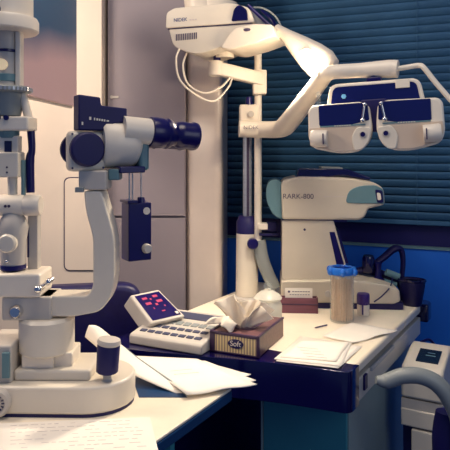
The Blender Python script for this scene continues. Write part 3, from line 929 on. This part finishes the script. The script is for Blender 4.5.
bm = BM(); aprism(bm, [(283, 306), (283, 299), (397, 299), (397, 306)], 1, -0.088, 0.085); obj('foot', bm, 'navymatte', ar, 0.004)
bm = BM(); aprism(bm, [(280, 300), (280, 279), (350, 278), (378, 281), (393, 286), (394, 297), (388, 300)], [2, 3, 3, 5, 3, 2, 2], -0.095, 0.095); ab = obj('base', bm, 'refractor', ar, 0.005)
bm = BM(); cyl(bm, A(325, 291, -0.095), A(325, 291, -0.10), 0.010); obj('button', bm, 'greyplastic', ab)
bm = BM(); lathe(bm, A(378, 283, 0), (0, 0, 1), [(0.025, 0), (0.012, 0.01), (0.009, 0.03), (0.012, 0.055), (0.0, 0.06)]); obj('joystick', bm, 'navy', ar)
bm = BM(); aprism(bm, [(281, 279), (281, 221), (331, 221), (347, 279)], 1, -0.075, 0.075); ac = obj('column', bm, 'refractor', ar, 0.006)
bm = BM(); prism(bm, [A(334, 231, -0.05), A(343.5, 264, -0.05), A(346.5, 264, -0.05), A(337, 231, -0.05)], (0, 0.1, 0)); obj('monitor_panel', bm, 'navy', ac)
bm = BM(); prism(bm, [A(327, 232, -0.078), A(332, 232, -0.078), A(341.5, 265, -0.078), A(334, 265, -0.078)], (0, 0.006, 0)); obj('dark_strip', bm, 'navy', ac)
bm = BM(); cyl(bm, A(303, 230, -0.074), A(303, 230, -0.077), 0.004, seg=12); obj('screw', bm, 'gap', ac)
bm = BM(); aprism(bm, [(281, 220), (280, 182), (297, 178), (345, 179), (369, 183), (379, 189), (380, 205), (364, 209), (361, 217), (356, 220)], [3, 6, 6, 10, 8, 5, 3, 3, 3, 3], -0.085, 0.085); ah = obj('head', bm, 'refractor', ar, 0.009, 4)
bm = BM(); aprism(bm, [(281, 222.5), (281, 220), (344, 220), (344, 222.5)], 0.2, -0.074, 0.074); obj('seam', bm, 'navy', ar)
bm = BM(); aprism(bm, [(342, 203.5), (345, 191), (356, 186.5), (371, 186), (378, 190), (379, 204)], [4, 6, 5, 3, 2, 1], -0.088, -0.07); sp = obj('snout_panel', bm, 'coolgrey', ah, 0.002)
bm = BM(); aprism(bm, [(370, 190), (377, 191), (378, 203), (372, 203)], 2, -0.091, -0.08); wn = obj('snout_window', bm, 'navy', sp, 0.001)
bm = BM(); aprism(bm, [(371.5, 193), (375, 193.5), (375.8, 200), (372.5, 200.5)], 1.5, -0.094, -0.085); obj('lens', bm, 'warmwhite', wn)
bm = BM(); aprism(bm, [(283, 222), (281, 184), (276, 181), (268, 183), (265, 192), (266, 204), (272, 216)], [2, 3, 4, 5, 5, 5, 4], -0.065, 0.065); obj('rear_cap', bm, 'coolgrey', ar, 0.01, 3)
bm = BM(); prism(bm, [A(294, 181, -0.065), A(298, 170, -0.065), A(345, 171, -0.065), A(368, 179, -0.065), A(366, 182, -0.065), A(340, 177, -0.065), (A(310, 181, -0.065))], (0, 0.13, 0)); ty = obj('top_tray', bm, 'navygloss', ar, 0.003)
bm = BM(); aprism(bm, [(320, 170.5), (341, 171), (341, 169.5), (320, 169)], 0.3, -0.05, 0.05); obj('tray_pad', bm, 'armgrey', ty, 0.0005)
text('lettering', 'RARK-800', 0.0225, 'inkdark', ah, A(281.5, 197.5, -0.0856), (R(90), 0, 0))
bm = BM(); box2(bm, A(321, 197.6, -0.0854), A(344, 197.2, -0.084)); obj('thin_line', bm, 'ink', ah)

# dark headband scope lying behind the refractor
hs = thing('head_scope', 'dark navy headband ophthalmoscope resting behind the refractor base', 'ophthalmoscope', P(398, 306, 2.02).xy.to_3d() + Vector((0, 0, TZ)), R(-10))
wp = lambda *a: P(*a)
bm = BM(); tube(bm, [P(368, 272, 1.99), P(372, 266, 1.99), P(383, 258, 2.0), P(394, 249, 2.0), P(401, 250, 2.0), P(403, 262, 2.0), P(402, 278, 2.0), P(402, 300, 2.0)], [0.014, 0.016, 0.018, 0.020, 0.016, 0.013, 0.012, 0.012], flat=0.6); obj('headband', bm, 'navymatte', hs, world=True)
bm = BM(); lathe(bm, P(368, 272, 1.97), Vector((0, -0.1, 1)), [(0.016, 0), (0.020, 0.008), (0.020, 0.045), (0.016, 0.055), (0, 0.057)]); ey = obj('eyepiece', bm, 'navygloss', hs, world=True)
bm = BM(); tube(bm, [P(352, 272, 1.99), P(366, 270, 1.99), P(383, 274, 2.0), P(398, 281, 2.01), P(405, 294, 2.02)], [0.012, 0.018, 0.017, 0.018, 0.018], flat=0.7); obj('strap', bm, 'navymatte', hs, world=True)
bm = BM(); tube(bm, [P(393, 276, 1.955), P(390, 287, 1.88), P(382, 296, 1.835), P(374, 302, 1.83)], 0.0022, seg=8); obj('cable', bm, 'navy', hs, world=True)
bm = BM(); cyl(bm, P(386, 272, 1.95), P(399, 277, 1.95), 0.011); cyl(bm, P(384, 281, 1.95), P(396, 285, 1.95), 0.009); obj('lens_tube', bm, 'coolgrey', hs, world=True)

pc = thing('dark_pouch', 'dark navy open pouch standing at the back right corner of the table', 'pouch', P(412, 309, 1.93).xy.to_3d() + Vector((0, 0, TZ)), R(-25))
bm = BM(); lathe(bm, (0, 0, 0), (0, 0, 1), [(0.026, 0), (0.030, 0.004), (0.038, 0.05), (0.043, 0.084), (0.040, 0.084), (0.034, 0.05), (0.0, 0.02)], 28, 0.7); obj('pouch_body', bm, 'leather', pc)
bm = BM(); lathe(bm, (0, 0, 0.078), (0, 0, 1), [(0.043, 0), (0.045, 0.003), (0.044, 0.008), (0.041, 0.008), (0.041, 0)], 28, 0.7); obj('rim', bm, 'navygloss', pc)

# ------------------------------------------------------------------ instrument stand with arms
SY = 2.02
un = thing('instrument_stand', 'white pole stand behind the table with jointed arms at the top', 'stand', (P(247, 300, SY).x, SY, TZ))
bm = BM(); o = P(247, 0, SY)
cyl(bm, (o.x, SY, TZ + 0.01), (o.x, SY, P(0, 232, SY).z), 0.038, 0.036); sb = obj('pillar', bm, 'cream', un, 0.004, world=True)
bm = BM(); lathe(bm, (o.x, SY, TZ), (0, 0, 1), [(0.048, 0), (0.048, 0.006), (0.040, 0.012), (0, 0.012)]); obj('flange', bm, 'greyplastic', un, world=True)
bm = BM(); lathe(bm, (o.x, SY, P(0, 233, SY).z), (0, 0, 1), [(0.036, 0), (0.036, 0.040), (0.030, 0.048), (0.028, 0.058), (0, 0.058)]); obj('collar', bm, 'navymatte', un, world=True)
bm = BM(); cyl(bm, P(247.5, 218, SY), P(247.5, 108, SY), 0.0155); obj('steel_pole', bm, 'steel', un, world=True)
bm = BM(); box2(bm, P(246.6, 216, SY - 0.017), P(249.2, 112, SY - 0.013)); obj('pole_groove', bm, 'gap', un, world=True)
bm = BM(); cyl(bm, P(258, 242, SY - 0.03), P(258, 42, SY - 0.03), 0.0125); obj('cable_tube', bm, 'warmwhite', un, world=True)
bm = BM(); lathe(bm, P(252.5, 243, SY - 0.036), (0, -1, 0), [(0.018, 0), (0.018, 0.022), (0.014, 0.026), (0, 0.026)]); obj('clamp_knob', bm, 'navy', un, world=True)
bm = BM(); box2(bm, P(258, 230, SY - 0.06), P(267, 222, SY - 0.02)); obj('clip', bm, 'warmwhite', un, 0.003, world=True)
bm = BM(); box2(bm, P(259, 236, SY - 0.05), P(278, 232, SY - 0.02)); box2(bm, P(267, 231, SY - 0.05), P(276, 221, SY - 0.02)); obj('clip_bar', bm, 'navymatte', un, 0.003, world=True)
bm = BM(); tube(bm, [P(259, 240, SY - 0.03), P(262, 258, SY - 0.03), P(268, 274, SY - 0.03), P(275, 288, SY - 0.03)], [0.022, 0.022, 0.021, 0.020], flat=0.7); obj('curved_support', bm, 'armgrey', un, world=True)
# bracket
bm = BM(); box2(bm, P(239.5, 122, SY - 0.045), P(258, 106, SY + 0.03)); bk2 = obj('bracket', bm, 'warmwhite', un, 0.006, world=True)
bm = BM(); cyl(bm, P(251, 114, SY - 0.045), P(251, 114, SY - 0.055), 0.010); obj('bracket_knob', bm, 'greyplastic', bk2, world=True)
bm = BM(); cyl(bm, P(249, 107, SY - 0.03), P(249, 97, SY - 0.03), 0.013, 0.010); obj('top_knob', bm, 'navy', bk2, world=True)
# main arm
AY = 1.96
pts = round_poly([(238, 140), (239, 119), (277, 119), (283, 116), (316, 80), (325, 62), (333, 62), (333, 74), (327, 88), (292, 133), (286, 138), (270, 140)], [4, 4, 6, 6, 6, 4, 4, 4, 8, 6, 6, 6], 5)
bm = BM()


def armp(x, y, off):
    t = max(0.0, min(1.0, (x - 270) / 60.0))
    Y = AY - 0.42 * t + off
    return P(x, y, Y)


cent = [(239, 129, .034), (262, 129.5, .034), (280, 129, .034), (288, 123, .034), (306, 100, .029), (318, 84, .026), (326, 74, .023)]
bm = BM(); tube(bm, [armp(x, y, 0) for x, y, r in cent], [r for x, y, r in cent], seg=20, smooth=7, flat=0.8, up=(0, 0, 1)); ma = obj('swing_arm', bm, 'warmwhite', un, world=True)
text('lettering', 'NIDEK', 0.0165, 'inkdark', ma, local(un, armp(243.5, 127.5, -0.0385)), (R(90), 0, 0))
bm = BM()
for k in range(4):
    q = armp(262 + k * 3.0, 127.5, -0.0365)
    box(bm, q, (0.006, 0.003, 0.006))
obj('faint_mark', bm, 'greyplastic', ma, world=True)
# outer bar and rod holding the head
bm = BM(); tube(bm, [armp(326, 74, 0), P(334, 72, 1.54), P(360, 70.5, 1.53), P(388, 69, 1.51), P(398, 69, 1.50)], [0.022, 0.0185, 0.019, 0.023, 0.0225], seg=20, smooth=6); ob = obj('outer_bar', bm, 'warmwhite', un, world=True)
bm = BM(); tube(bm, [P(396, 69, 1.50), P(408, 67, 1.49), P(419, 65.5, 1.48), P(424, 68, 1.47), P(436, 83, 1.46), P(456, 106, 1.44)], 0.0065, smooth=6); obj('card_rod', bm, 'warmwhite', un, world=True)
# upper arm under the projector
ua = [P(214, 69, 1.93), P(240, 75, 1.96), P(263, 81, 1.99)]
bm = BM()
a, b = P(213, 67.5, 1.93), P(264, 80, 1.98)
prism(bm, [a + Vector((0, -0.025, 0.022)), a + Vector((0, -0.025, -0.022)), a + Vector((0, 0.025, -0.022)), a + Vector((0, 0.025, 0.022))], b - a); upa = obj('upper_arm', bm, 'warmwhite', un, 0.006, world=True)
bm = BM(); cyl(bm, P(216, 76, 1.93), P(216, 61, 1.93), 0.024); obj('upper_arm_hub', bm, 'warmwhite', upa, 0.004, world=True)
bm = BM(); box2(bm, P(253, 94, 1.955), P(265.5, 72, 2.02)); obj('upper_arm_socket', bm, 'warmwhite', upa, 0.005, world=True)
bm = BM(); cyl(bm, P(217, 63, 1.93), P(217, 50, 1.93), 0.012); obj('pivot', bm, 'navy', un, world=True)

# ------------------------------------------------------------------ projector
pj = thing('chart_projector', 'cream chart projector on the upper arm before the white column', 'projector', P(224.5, 52, 1.93), R(-18))
PS = 1.93 / 600


def J(px, py, d=0.0):
    return Vector(((px - 222) * PS * 0.90, d, (52 - py) * PS))


def jprism(bm, pts, r, d0, d1):
    return prism(bm, [J(x, y, d0) for x, y in round_poly(pts, r, 5)], (0, d1 - d0, 0))


bm = BM(); jprism(bm, [(166, 31), (167, 16), (176, 12), (240, 11), (260, 17), (266, 31)], [2, 3, 3, 6, 5, 2], -0.10, 0.10); pu = obj('upper_shell', bm, 'cream', pj, 0.006, 4)
bm = BM(); jprism(bm, [(169, 31.5), (263, 31.5), (266, 37), (234, 51), (205, 58), (192, 56), (174, 49)], [2, 2, 4, 6, 8, 6, 6], -0.095, 0.095); pl_ = obj('lower_shell', bm, 'cream', pj, 0.010, 4)
bm = BM(); jprism(bm, [(168, 32.2), (168, 30.8), (262, 30.8), (262, 32.2)], 0.2, -0.0965, 0.0965); obj('seam', bm, 'gap', pj)
bm = BM(); jprism(bm, [(230, 54), (238, 43), (246, 36), (266, 33), (286, 35), (289, 45), (268, 51), (242, 56)], [3, 4, 4, 4, 3, 3, 5, 4], -0.112, 0.06); ns = obj('nose', bm, 'warmwhite', pj, 0.010, 4)
bm = BM(); ball(bm, J(259, 38.5, -0.112), 0.008, (1.4, 0.5, 0.6)); obj('nose_screw', bm, 'gap', ns)
bm = BM(); jprism(bm, [(241, 29), (244, 17), (250, 13.5), (258, 19), (259, 29)], [2, 4, 3, 3, 1], -0.104, -0.09); ow = obj('side_window', bm, 'navygloss', pu, 0.001)
bm = BM(); tube(bm, [J(258, 14, -0.09), J(267, 22, -0.09), J(282, 35, -0.09)], 0.006, smooth=4); obj('nose_strut', bm, 'navy', ns)
bm = BM(); tube(bm, [J(264, 12, 0.02), J(275, 22, 0.0), J(283, 34, 0)], 0.010, smooth=4, flat=0.5); obj('nose_strut', bm, 'navy', ns)
bm = BM()
for k in range(12):
    box(bm, J(178 + k * 2.1, 40.5 - k * 0.05, -0.0955), (0.003, 0.002, 0.020))
obj('vent_slots', bm, 'inkdark', pl_, smooth=False)
text('lettering', 'NIDEK', 0.0155, 'inkblue', pu, J(175.5, 24, -0.1006), (R(90), 0, 0))
bm = BM()
for k in range(3):
    box(bm, J(195 + k * 3, 24.6, -0.1004), (0.006, 0.001, 0.004))
obj('faint_mark', bm, 'ink', pu, smooth=False)
bm = BM(); cyl(bm, J(222, 58, 0), J(222, 52, 0), 0.03); obj('swivel', bm, 'cream', pj)
for pts in ([(180, 47, 1.88), (176, 60, 1.87), (180, 80, 1.87), (196, 95, 1.88), (214, 101, 1.90), (228, 88, 1.92), (232, 78, 1.93)], [(187, 52, 1.90), (183, 66, 1.88), (188, 84, 1.88), (204, 93, 1.89), (220, 88, 1.90), (230, 78, 1.92)]):
    bm = BM(); tube(bm, [P(*p) for p in pts], 0.0032, seg=8); obj('cable', bm, 'warmwhite', pj, world=True)
bm = BM(); tube(bm, [P(245, 8, 1.86), P(262, 8, 1.85), P(275, 16, 1.84), P(283, 30, 1.83)], 0.0028, seg=8); obj('thin_cable', bm, 'armgrey', pj, world=True)
bm = BM(); cyl(bm, P(201, 12, 1.93), P(198, -12, 1.93), 0.05); cyl(bm, P(216, 10, 1.95), P(216, 4, 1.95), 0.07); obj('top_cap', bm, 'warmwhite', pj, world=True)

# ------------------------------------------------------------------ exam lamp
la, lb_ = P(276, 27, 1.84), P(331, 72, 1.70)
ax = (lb_ - la)
LL = ax.length
el = thing('exam_lamp', 'lit cream cone-shaped examination lamp at the right end of the projector', 'lamp', la)
bm = BM(); lathe(bm, la, ax, [(0.0, 0), (0.012, 0.004), (0.020, LL * 0.2), (0.034, LL * 0.45), (0.045, LL * 0.68), (0.048, LL * 0.84), (0.040, LL * 0.95), (0.024, LL * 0.995), (0, LL)], 36); obj('shade', bm, 'warmwhite', el, world=True)
bc = P(306, 57, 1.755) + Vector((-0.004, -0.046, -0.008))
fd = Vector((-0.25, -0.85, -0.45)).normalized()
bm = BM(); lathe(bm, bc - fd * 0.022, fd, [(0.022, 0), (0.024, 0.018), (0.025, 0.021), (0.021, 0.021), (0.019, 0.016), (0, 0.012)], 32); ho = obj('reflector', bm, 'warmwhite', el, world=True)
bm = BM(); ball(bm, bc + fd * 0.002, 0.0145, (1, 1, 1)); obj('bulb', bm, 'bulb', ho, world=True)
bm = BM(); tube(bm, [P(270, 34, 1.87), P(280, 30, 1.845), P(290, 38, 1.81)], 0.011, smooth=4); obj('joint', bm, 'warmwhite', el, world=True)

# ------------------------------------------------------------------ refraction head (phoropter)
ph = thing('phoropter', 'cream twin-eyed refraction head hanging from the outer bar', 'phoropter', P(375, 112, 1.50), R(-18))
ph.rotation_euler = (0, R(-2.5), R(-18))
bm = BM(); hp = round_poly([(-0.128, -0.02), (0.128, -0.02), (0.110, 0.078), (-0.110, 0.078)], [0.02, 0.02, 0.022, 0.022], 6)
prism(bm, [(x, 0.0, z) for x, z in hp], (0, 0.045, 0)); hh = obj('back_housing', bm, 'warmwhite', ph, 0.006)
bm = BM(); hp2 = round_poly([(-0.116, -0.02), (0.116, -0.02), (0.101, 0.069), (-0.101, 0.069)], [0.02, 0.02, 0.015, 0.015], 6)
prism(bm, [(x, -0.003, z) for x, z in hp2], (0, 0.008, 0)); hf = obj('dark_face', bm, 'tinted', hh)
bm = BM(); box2(bm, (0.052, -0.006, 0.055), (0.086, 0.0, 0.076)); obj('label_plate', bm, 'warmwhite', hh, 0.001)
bm = BM(); lathe(bm, (-0.075, -0.002, 0.044), (0, -1, 0), [(0.0065, 0), (0.0065, 0.002), (0.0, 0.003)], 6); obj('icon', bm, 'icon', hf)
for s in (-1, 1):
    pts = [(0.004, -0.045), (0.010, 0.014), (0.030, 0.024), (0.148, 0.022), (0.159, 0.010), (0.161, -0.060), (0.150, -0.085), (0.085, -0.101), (0.040, -0.098), (0.014, -0.076)]
    rd = [0.02, 0.015, 0.01, 0.015, 0.012, 0.03, 0.03, 0.04, 0.03, 0.03]
    bm = BM(); prism(bm, [(s * x, -0.055, z) for x, z in round_poly(pts, rd, 6)], (0, 0.05, 0)); le = obj('lens_unit', bm, 'warmwhite', ph, 0.006, 3)
    wpts = [(0.010, -0.022), (0.013, 0.0215), (0.132, 0.0205), (0.132, -0.030), (0.07, -0.034)]
    fpts = [(0.03, -0.036), (0.157, -0.034), (0.158, -0.060), (0.146, -0.081), (0.085, -0.096), (0.045, -0.094)]
    bm = BM(); prism(bm, [(s * x, -0.0562, z) for x, z in round_poly(fpts, [0.003, 0.003, 0.02, 0.03, 0.04, 0.003], 5)], (0, 0.006, 0)); obj('face_plate', bm, 'beige', le, 0.001)
    bm = BM(); prism(bm, [(s * x, -0.0565, z) for x, z in round_poly(wpts, 0.004, 4)], (0, 0.006, 0)); wi = obj('tinted_window', bm, 'tinted', le, 0.001)
    bm = BM(); box2(bm, (s * 0.02, -0.0572, -0.0305), (s * 0.130, -0.056, -0.0335)); obj('window_edge', bm, 'coolgrey', wi)
    bm = BM()
    for q in range(7):
        box2(bm, (s * 0.075 + q * 0.006 - 0.02, -0.0578, -0.0310), (s * 0.075 + q * 0.006 - 0.016, -0.057, -0.0330))
    obj('scale_marks', bm, 'warmwhite', wi, smooth=False)
    ck = [(0.005, -0.04), (0.04, -0.036), (0.056, -0.06), (0.050, -0.096), (0.030, -0.094), (0.012, -0.074)]
    bm = BM(); prism(bm, [(s * x, -0.060, z) for x, z in round_poly(ck, [0.01, 0.01, 0.02, 0.01, 0.015, 0.02], 5)], (0, 0.008, 0)); cp = obj('cheek', bm, 'cream', le, 0.003)
    bm = BM(); lathe(bm, (s * 0.027, -0.059, -0.056), (0, -1, 0), [(0.0085, 0), (0.0085, 0.003), (0.006, 0.004), (0.006, 0.002), (0, 0.002)]); ap = obj('aperture', bm, 'greyplastic', cp)
    bm = BM(); cyl(bm, (s * 0.027, -0.0605, -0.056), (s * 0.027, -0.0625, -0.056), 0.0062, seg=18); obj('eye_hole', bm, 'navy', ap)
    bm = BM(); lathe(bm, (s * 0.112, -0.066, -0.062), (s, 0, 0.05), [(0.020, 0), (0.021, 0.003), (0.021, 0.036), (0.018, 0.040), (0, 0.040)], 28); kn = obj('side_dial', bm, 'warmwhite', le)
    bm = BM(); box2(bm, (s * 0.119 - 0.0015, -0.0885, -0.076), (s * 0.119 + 0.0015, -0.084, -0.050)); obj('dial_slot', bm, 'inkdark', kn)
    bm = BM(); cyl(bm, (s * 0.019, -0.062, 0.020), (s * 0.026, -0.062, -0.018), 0.0028, seg=10); ball(bm, (s * 0.026, -0.062, -0.022), 0.0065); ball(bm, (s * 0.019, -0.062, 0.016), 0.005); obj('adjust_pin', bm, 'chrome', le)
bm = BM(); box2(bm, (-0.018, 0.004, 0.074), (0.018, 0.04, 0.088)); cyl(bm, (0, 0.02, 0.08), (0, 0.02, 0.094), 0.012); obj('hanger', bm, 'navy', ph, 0.002)
bm = BM(); box2(bm, (-0.03, -0.03, -0.05), (0.03, 0.006, 0.03)); obj('centre_bridge', bm, 'navymatte', ph, 0.003)
bm = BM(); cyl(bm, (-0.135, -0.03, 0.018), (-0.135, -0.03, 0.050), 0.0045); ball(bm, (-0.135, -0.03, 0.052), 0.006); obj('level_post', bm, 'clear', ph)

# ------------------------------------------------------------------ grey terminal at the right
tm = thing('terminal', 'grey-white terminal with a dark display right of the table', 'terminal', (P(398, 400, 1.66).x + 0.006, 1.655, 0), R(-29))
TW = 0.112
z_ = lambda py: EYE - (py - 150) / F * 1.66
bm = BM(); sec = [(0, z_(396)), (0, z_(368)), (0.012, z_(364)), (0.125, 0.682), (0.16, 0.682), (0.16, z_(396))]
prism(bm, [(0, y, z) for y, z in sec], (TW, 0, 0)); th_ = obj('head', bm, 'cream', tm, 0.008, 4)
sl_a = math.atan2(0.682 - z_(364), 0.113)
zm_ = (0.682 + z_(364)) / 2
RXa = Matrix.Rotation(sl_a, 3, 'X')
bm = BM(); box(bm, (TW * 0.56, 0.0685, zm_ + 0.001), (0.060, 0.070, 0.004), RXa); dsp = obj('display', bm, 'lcd', th_, 0.001)
bm = BM(); box(bm, (TW * 0.60, 0.068, zm_ + 0.0022), (0.026, 0.004, 0.003), RXa); box(bm, (TW * 0.60, 0.082, zm_ + 0.0022 + 0.014 * math.tan(sl_a)), (0.02, 0.003, 0.003), RXa); obj('display_mark', bm, 'coolgrey', dsp)
bm = BM(); box2(bm, (0.001, 0.003, z_(407)), (TW - 0.001, 0.158, z_(397))); obj('seam_band', bm, 'greyplastic', tm)
bm = BM(); box2(bm, (0.0, 0, z_(424)), (TW, 0.16, z_(406.5))); obj('drawer', bm, 'cream', tm, 0.004)
bm = BM(); box2(bm, (0.006, 0.012, z_(427)), (TW - 0.004, 0.15, z_(423))); obj('gap', bm, 'navymatte', tm)
bm = BM(); box2(bm, (0.028, 0.0, 0.0), (TW, 0.16, z_(426))); obj('cabinet', bm, 'cream', tm, 0.004)
bm = BM(); box2(bm, (0.0, 0.03, 0.0), (0.027, 0.15, z_(427))); obj('side_channel', bm, 'navymatte', tm)
cb2 = obj('cord', tube(BM(), [P(421, 342, 1.80), P(430, 340, 1.82), P(438, 352, 1.80), P(442, 372, 1.76)], 0.004, seg=8), 'navy', tm, world=True)

# ------------------------------------------------------------------ patient chair with grey arm
pc2 = thing('patient_chair', 'patient chair with a curved grey armrest at the right edge', 'chair', (0.72, 1.22, 0), R(10))
bm = BM(); tube(bm, [P(376, 380, 1.36), P(386, 381, 1.36), P(402, 376, 1.355), P(420, 376, 1.35), P(436, 383, 1.345), P(449, 398, 1.34), P(460, 425, 1.335), P(464, 470, 1.33)], [0.010, 0.019, 0.020, 0.021, 0.022, 0.023, 0.023, 0.023], seg=18, flat=0.85); obj('armrest', bm, 'armgrey', pc2, world=True)
bm = BM(); tube(bm, [P(449, 412, 1.37), P(447, 440, 1.37), P(450, 500, 1.37)], [0.03, 0.034, 0.034], flat=0.8); obj('arm_support', bm, 'navymatte', pc2, world=True)
bm = BM(); box2(bm, (-0.20, -0.22, 0.40), (0.24, 0.22, 0.50)); obj('seat', bm, 'leather', pc2, 0.03, 4)
bm = BM(); box2(bm, (0.20, -0.2, 0.48), (0.28, 0.2, 1.05)); obj('backrest', bm, 'leather', pc2, 0.03, 4)
bm = BM(); cyl(bm, (0.02, 0, 0.05), (0.02, 0, 0.41), 0.05); obj('column', bm, 'steel', pc2)
bm = BM(); lathe(bm, (0.02, 0, 0), (0, 0, 1), [(0.26, 0), (0.26, 0.02), (0.08, 0.05), (0, 0.05)]); obj('foot', bm, 'navy', pc2)

# ------------------------------------------------------------------ light, camera
def area(name, loc, target, size, energy, color):
    l = bpy.data.lights.new(name, 'AREA')
    l.energy = energy; l.color = color; l.size = size
    o = bpy.data.objects.new(name, l)
    COL.objects.link(o)
    o.location = loc
    o.rotation_euler = (Vector(target) - Vector(loc)).to_track_quat('-Z', 'Y').to_euler()
    return o


area('ceiling_light', (0.0, 0.9, 2.5), (0.05, 1.3, 0.75), 0.7, 11, (1.0, 0.85, 0.68))
area('side_light', (-1.0, 1.25, 1.85), (-0.48, 2.05, 1.12), 0.35, 12, (1.0, 0.83, 0.66))
area('fill_light', (1.1, 0.1, 1.6), (0.3, 1.5, 0.6), 0.9, 4.0, (0.92, 0.95, 0.93))  # added fill from the right, no fixture behind it
pl0 = bpy.data.lights.new('lamp_light', 'POINT'); pl0.energy = 3.6; pl0.color = (1.0, 0.80, 0.56); pl0.shadow_soft_size = 0.03
plo = bpy.data.objects.new('lamp_light', pl0); COL.objects.link(plo); plo.location = bc + fd * 0.07
sp0 = bpy.data.lights.new('lamp_beam', 'SPOT'); sp0.energy = 36; sp0.color = (1.0, 0.86, 0.68); sp0.shadow_soft_size = 0.06
sp0.spot_size = R(125); sp0.spot_blend = 0.7
spo = bpy.data.objects.new('lamp_beam', sp0); COL.objects.link(spo); spo.location = bc + fd * 0.06
spo.rotation_euler = (Vector((0.16, 1.4, 0.75)) - spo.location).to_track_quat('-Z', 'Y').to_euler()

wl0 = bpy.data.lights.new('column_fill', 'SPOT'); wl0.energy = 11; wl0.color = (1.0, 0.84, 0.68); wl0.shadow_soft_size = 0.05  # unseen spot added to brighten the white column
wl0.spot_size = R(24); wl0.spot_blend = 0.8
wlo = bpy.data.objects.new('column_fill', wl0); COL.objects.link(wlo); wlo.location = (-0.95, 1.05, 1.42)
wlo.rotation_euler = (Vector((-0.07, 2.1, 1.2)) - wlo.location).to_track_quat('-Z', 'Y').to_euler()

w = bpy.data.worlds.new('room_ambient'); SC.world = w
w.use_nodes = True
bg = w.node_tree.nodes['Background']
bg.inputs['Color'].default_value = (0.30, 0.48, 1.0, 1)
bg.inputs['Strength'].default_value = 0.22

cam = bpy.data.cameras.new('camera')
cam.sensor_width = 36
cam.lens = F / 450 * 36
cam.shift_y = -(225 - HZ) / 450
cam.clip_start = 0.02
co = bpy.data.objects.new('camera', cam)
COL.objects.link(co)
co.location = (0, 0, EYE)
co.rotation_euler = (R(90), 0, 0)
SC.camera = co
vs = SC.view_settings
SC.display_settings.display_device = 'sRGB'
vs.view_transform = 'Standard'
vs.look = 'None'
vs.gamma = 1
vs.exposure = 0.0
vs.use_curve_mapping = False
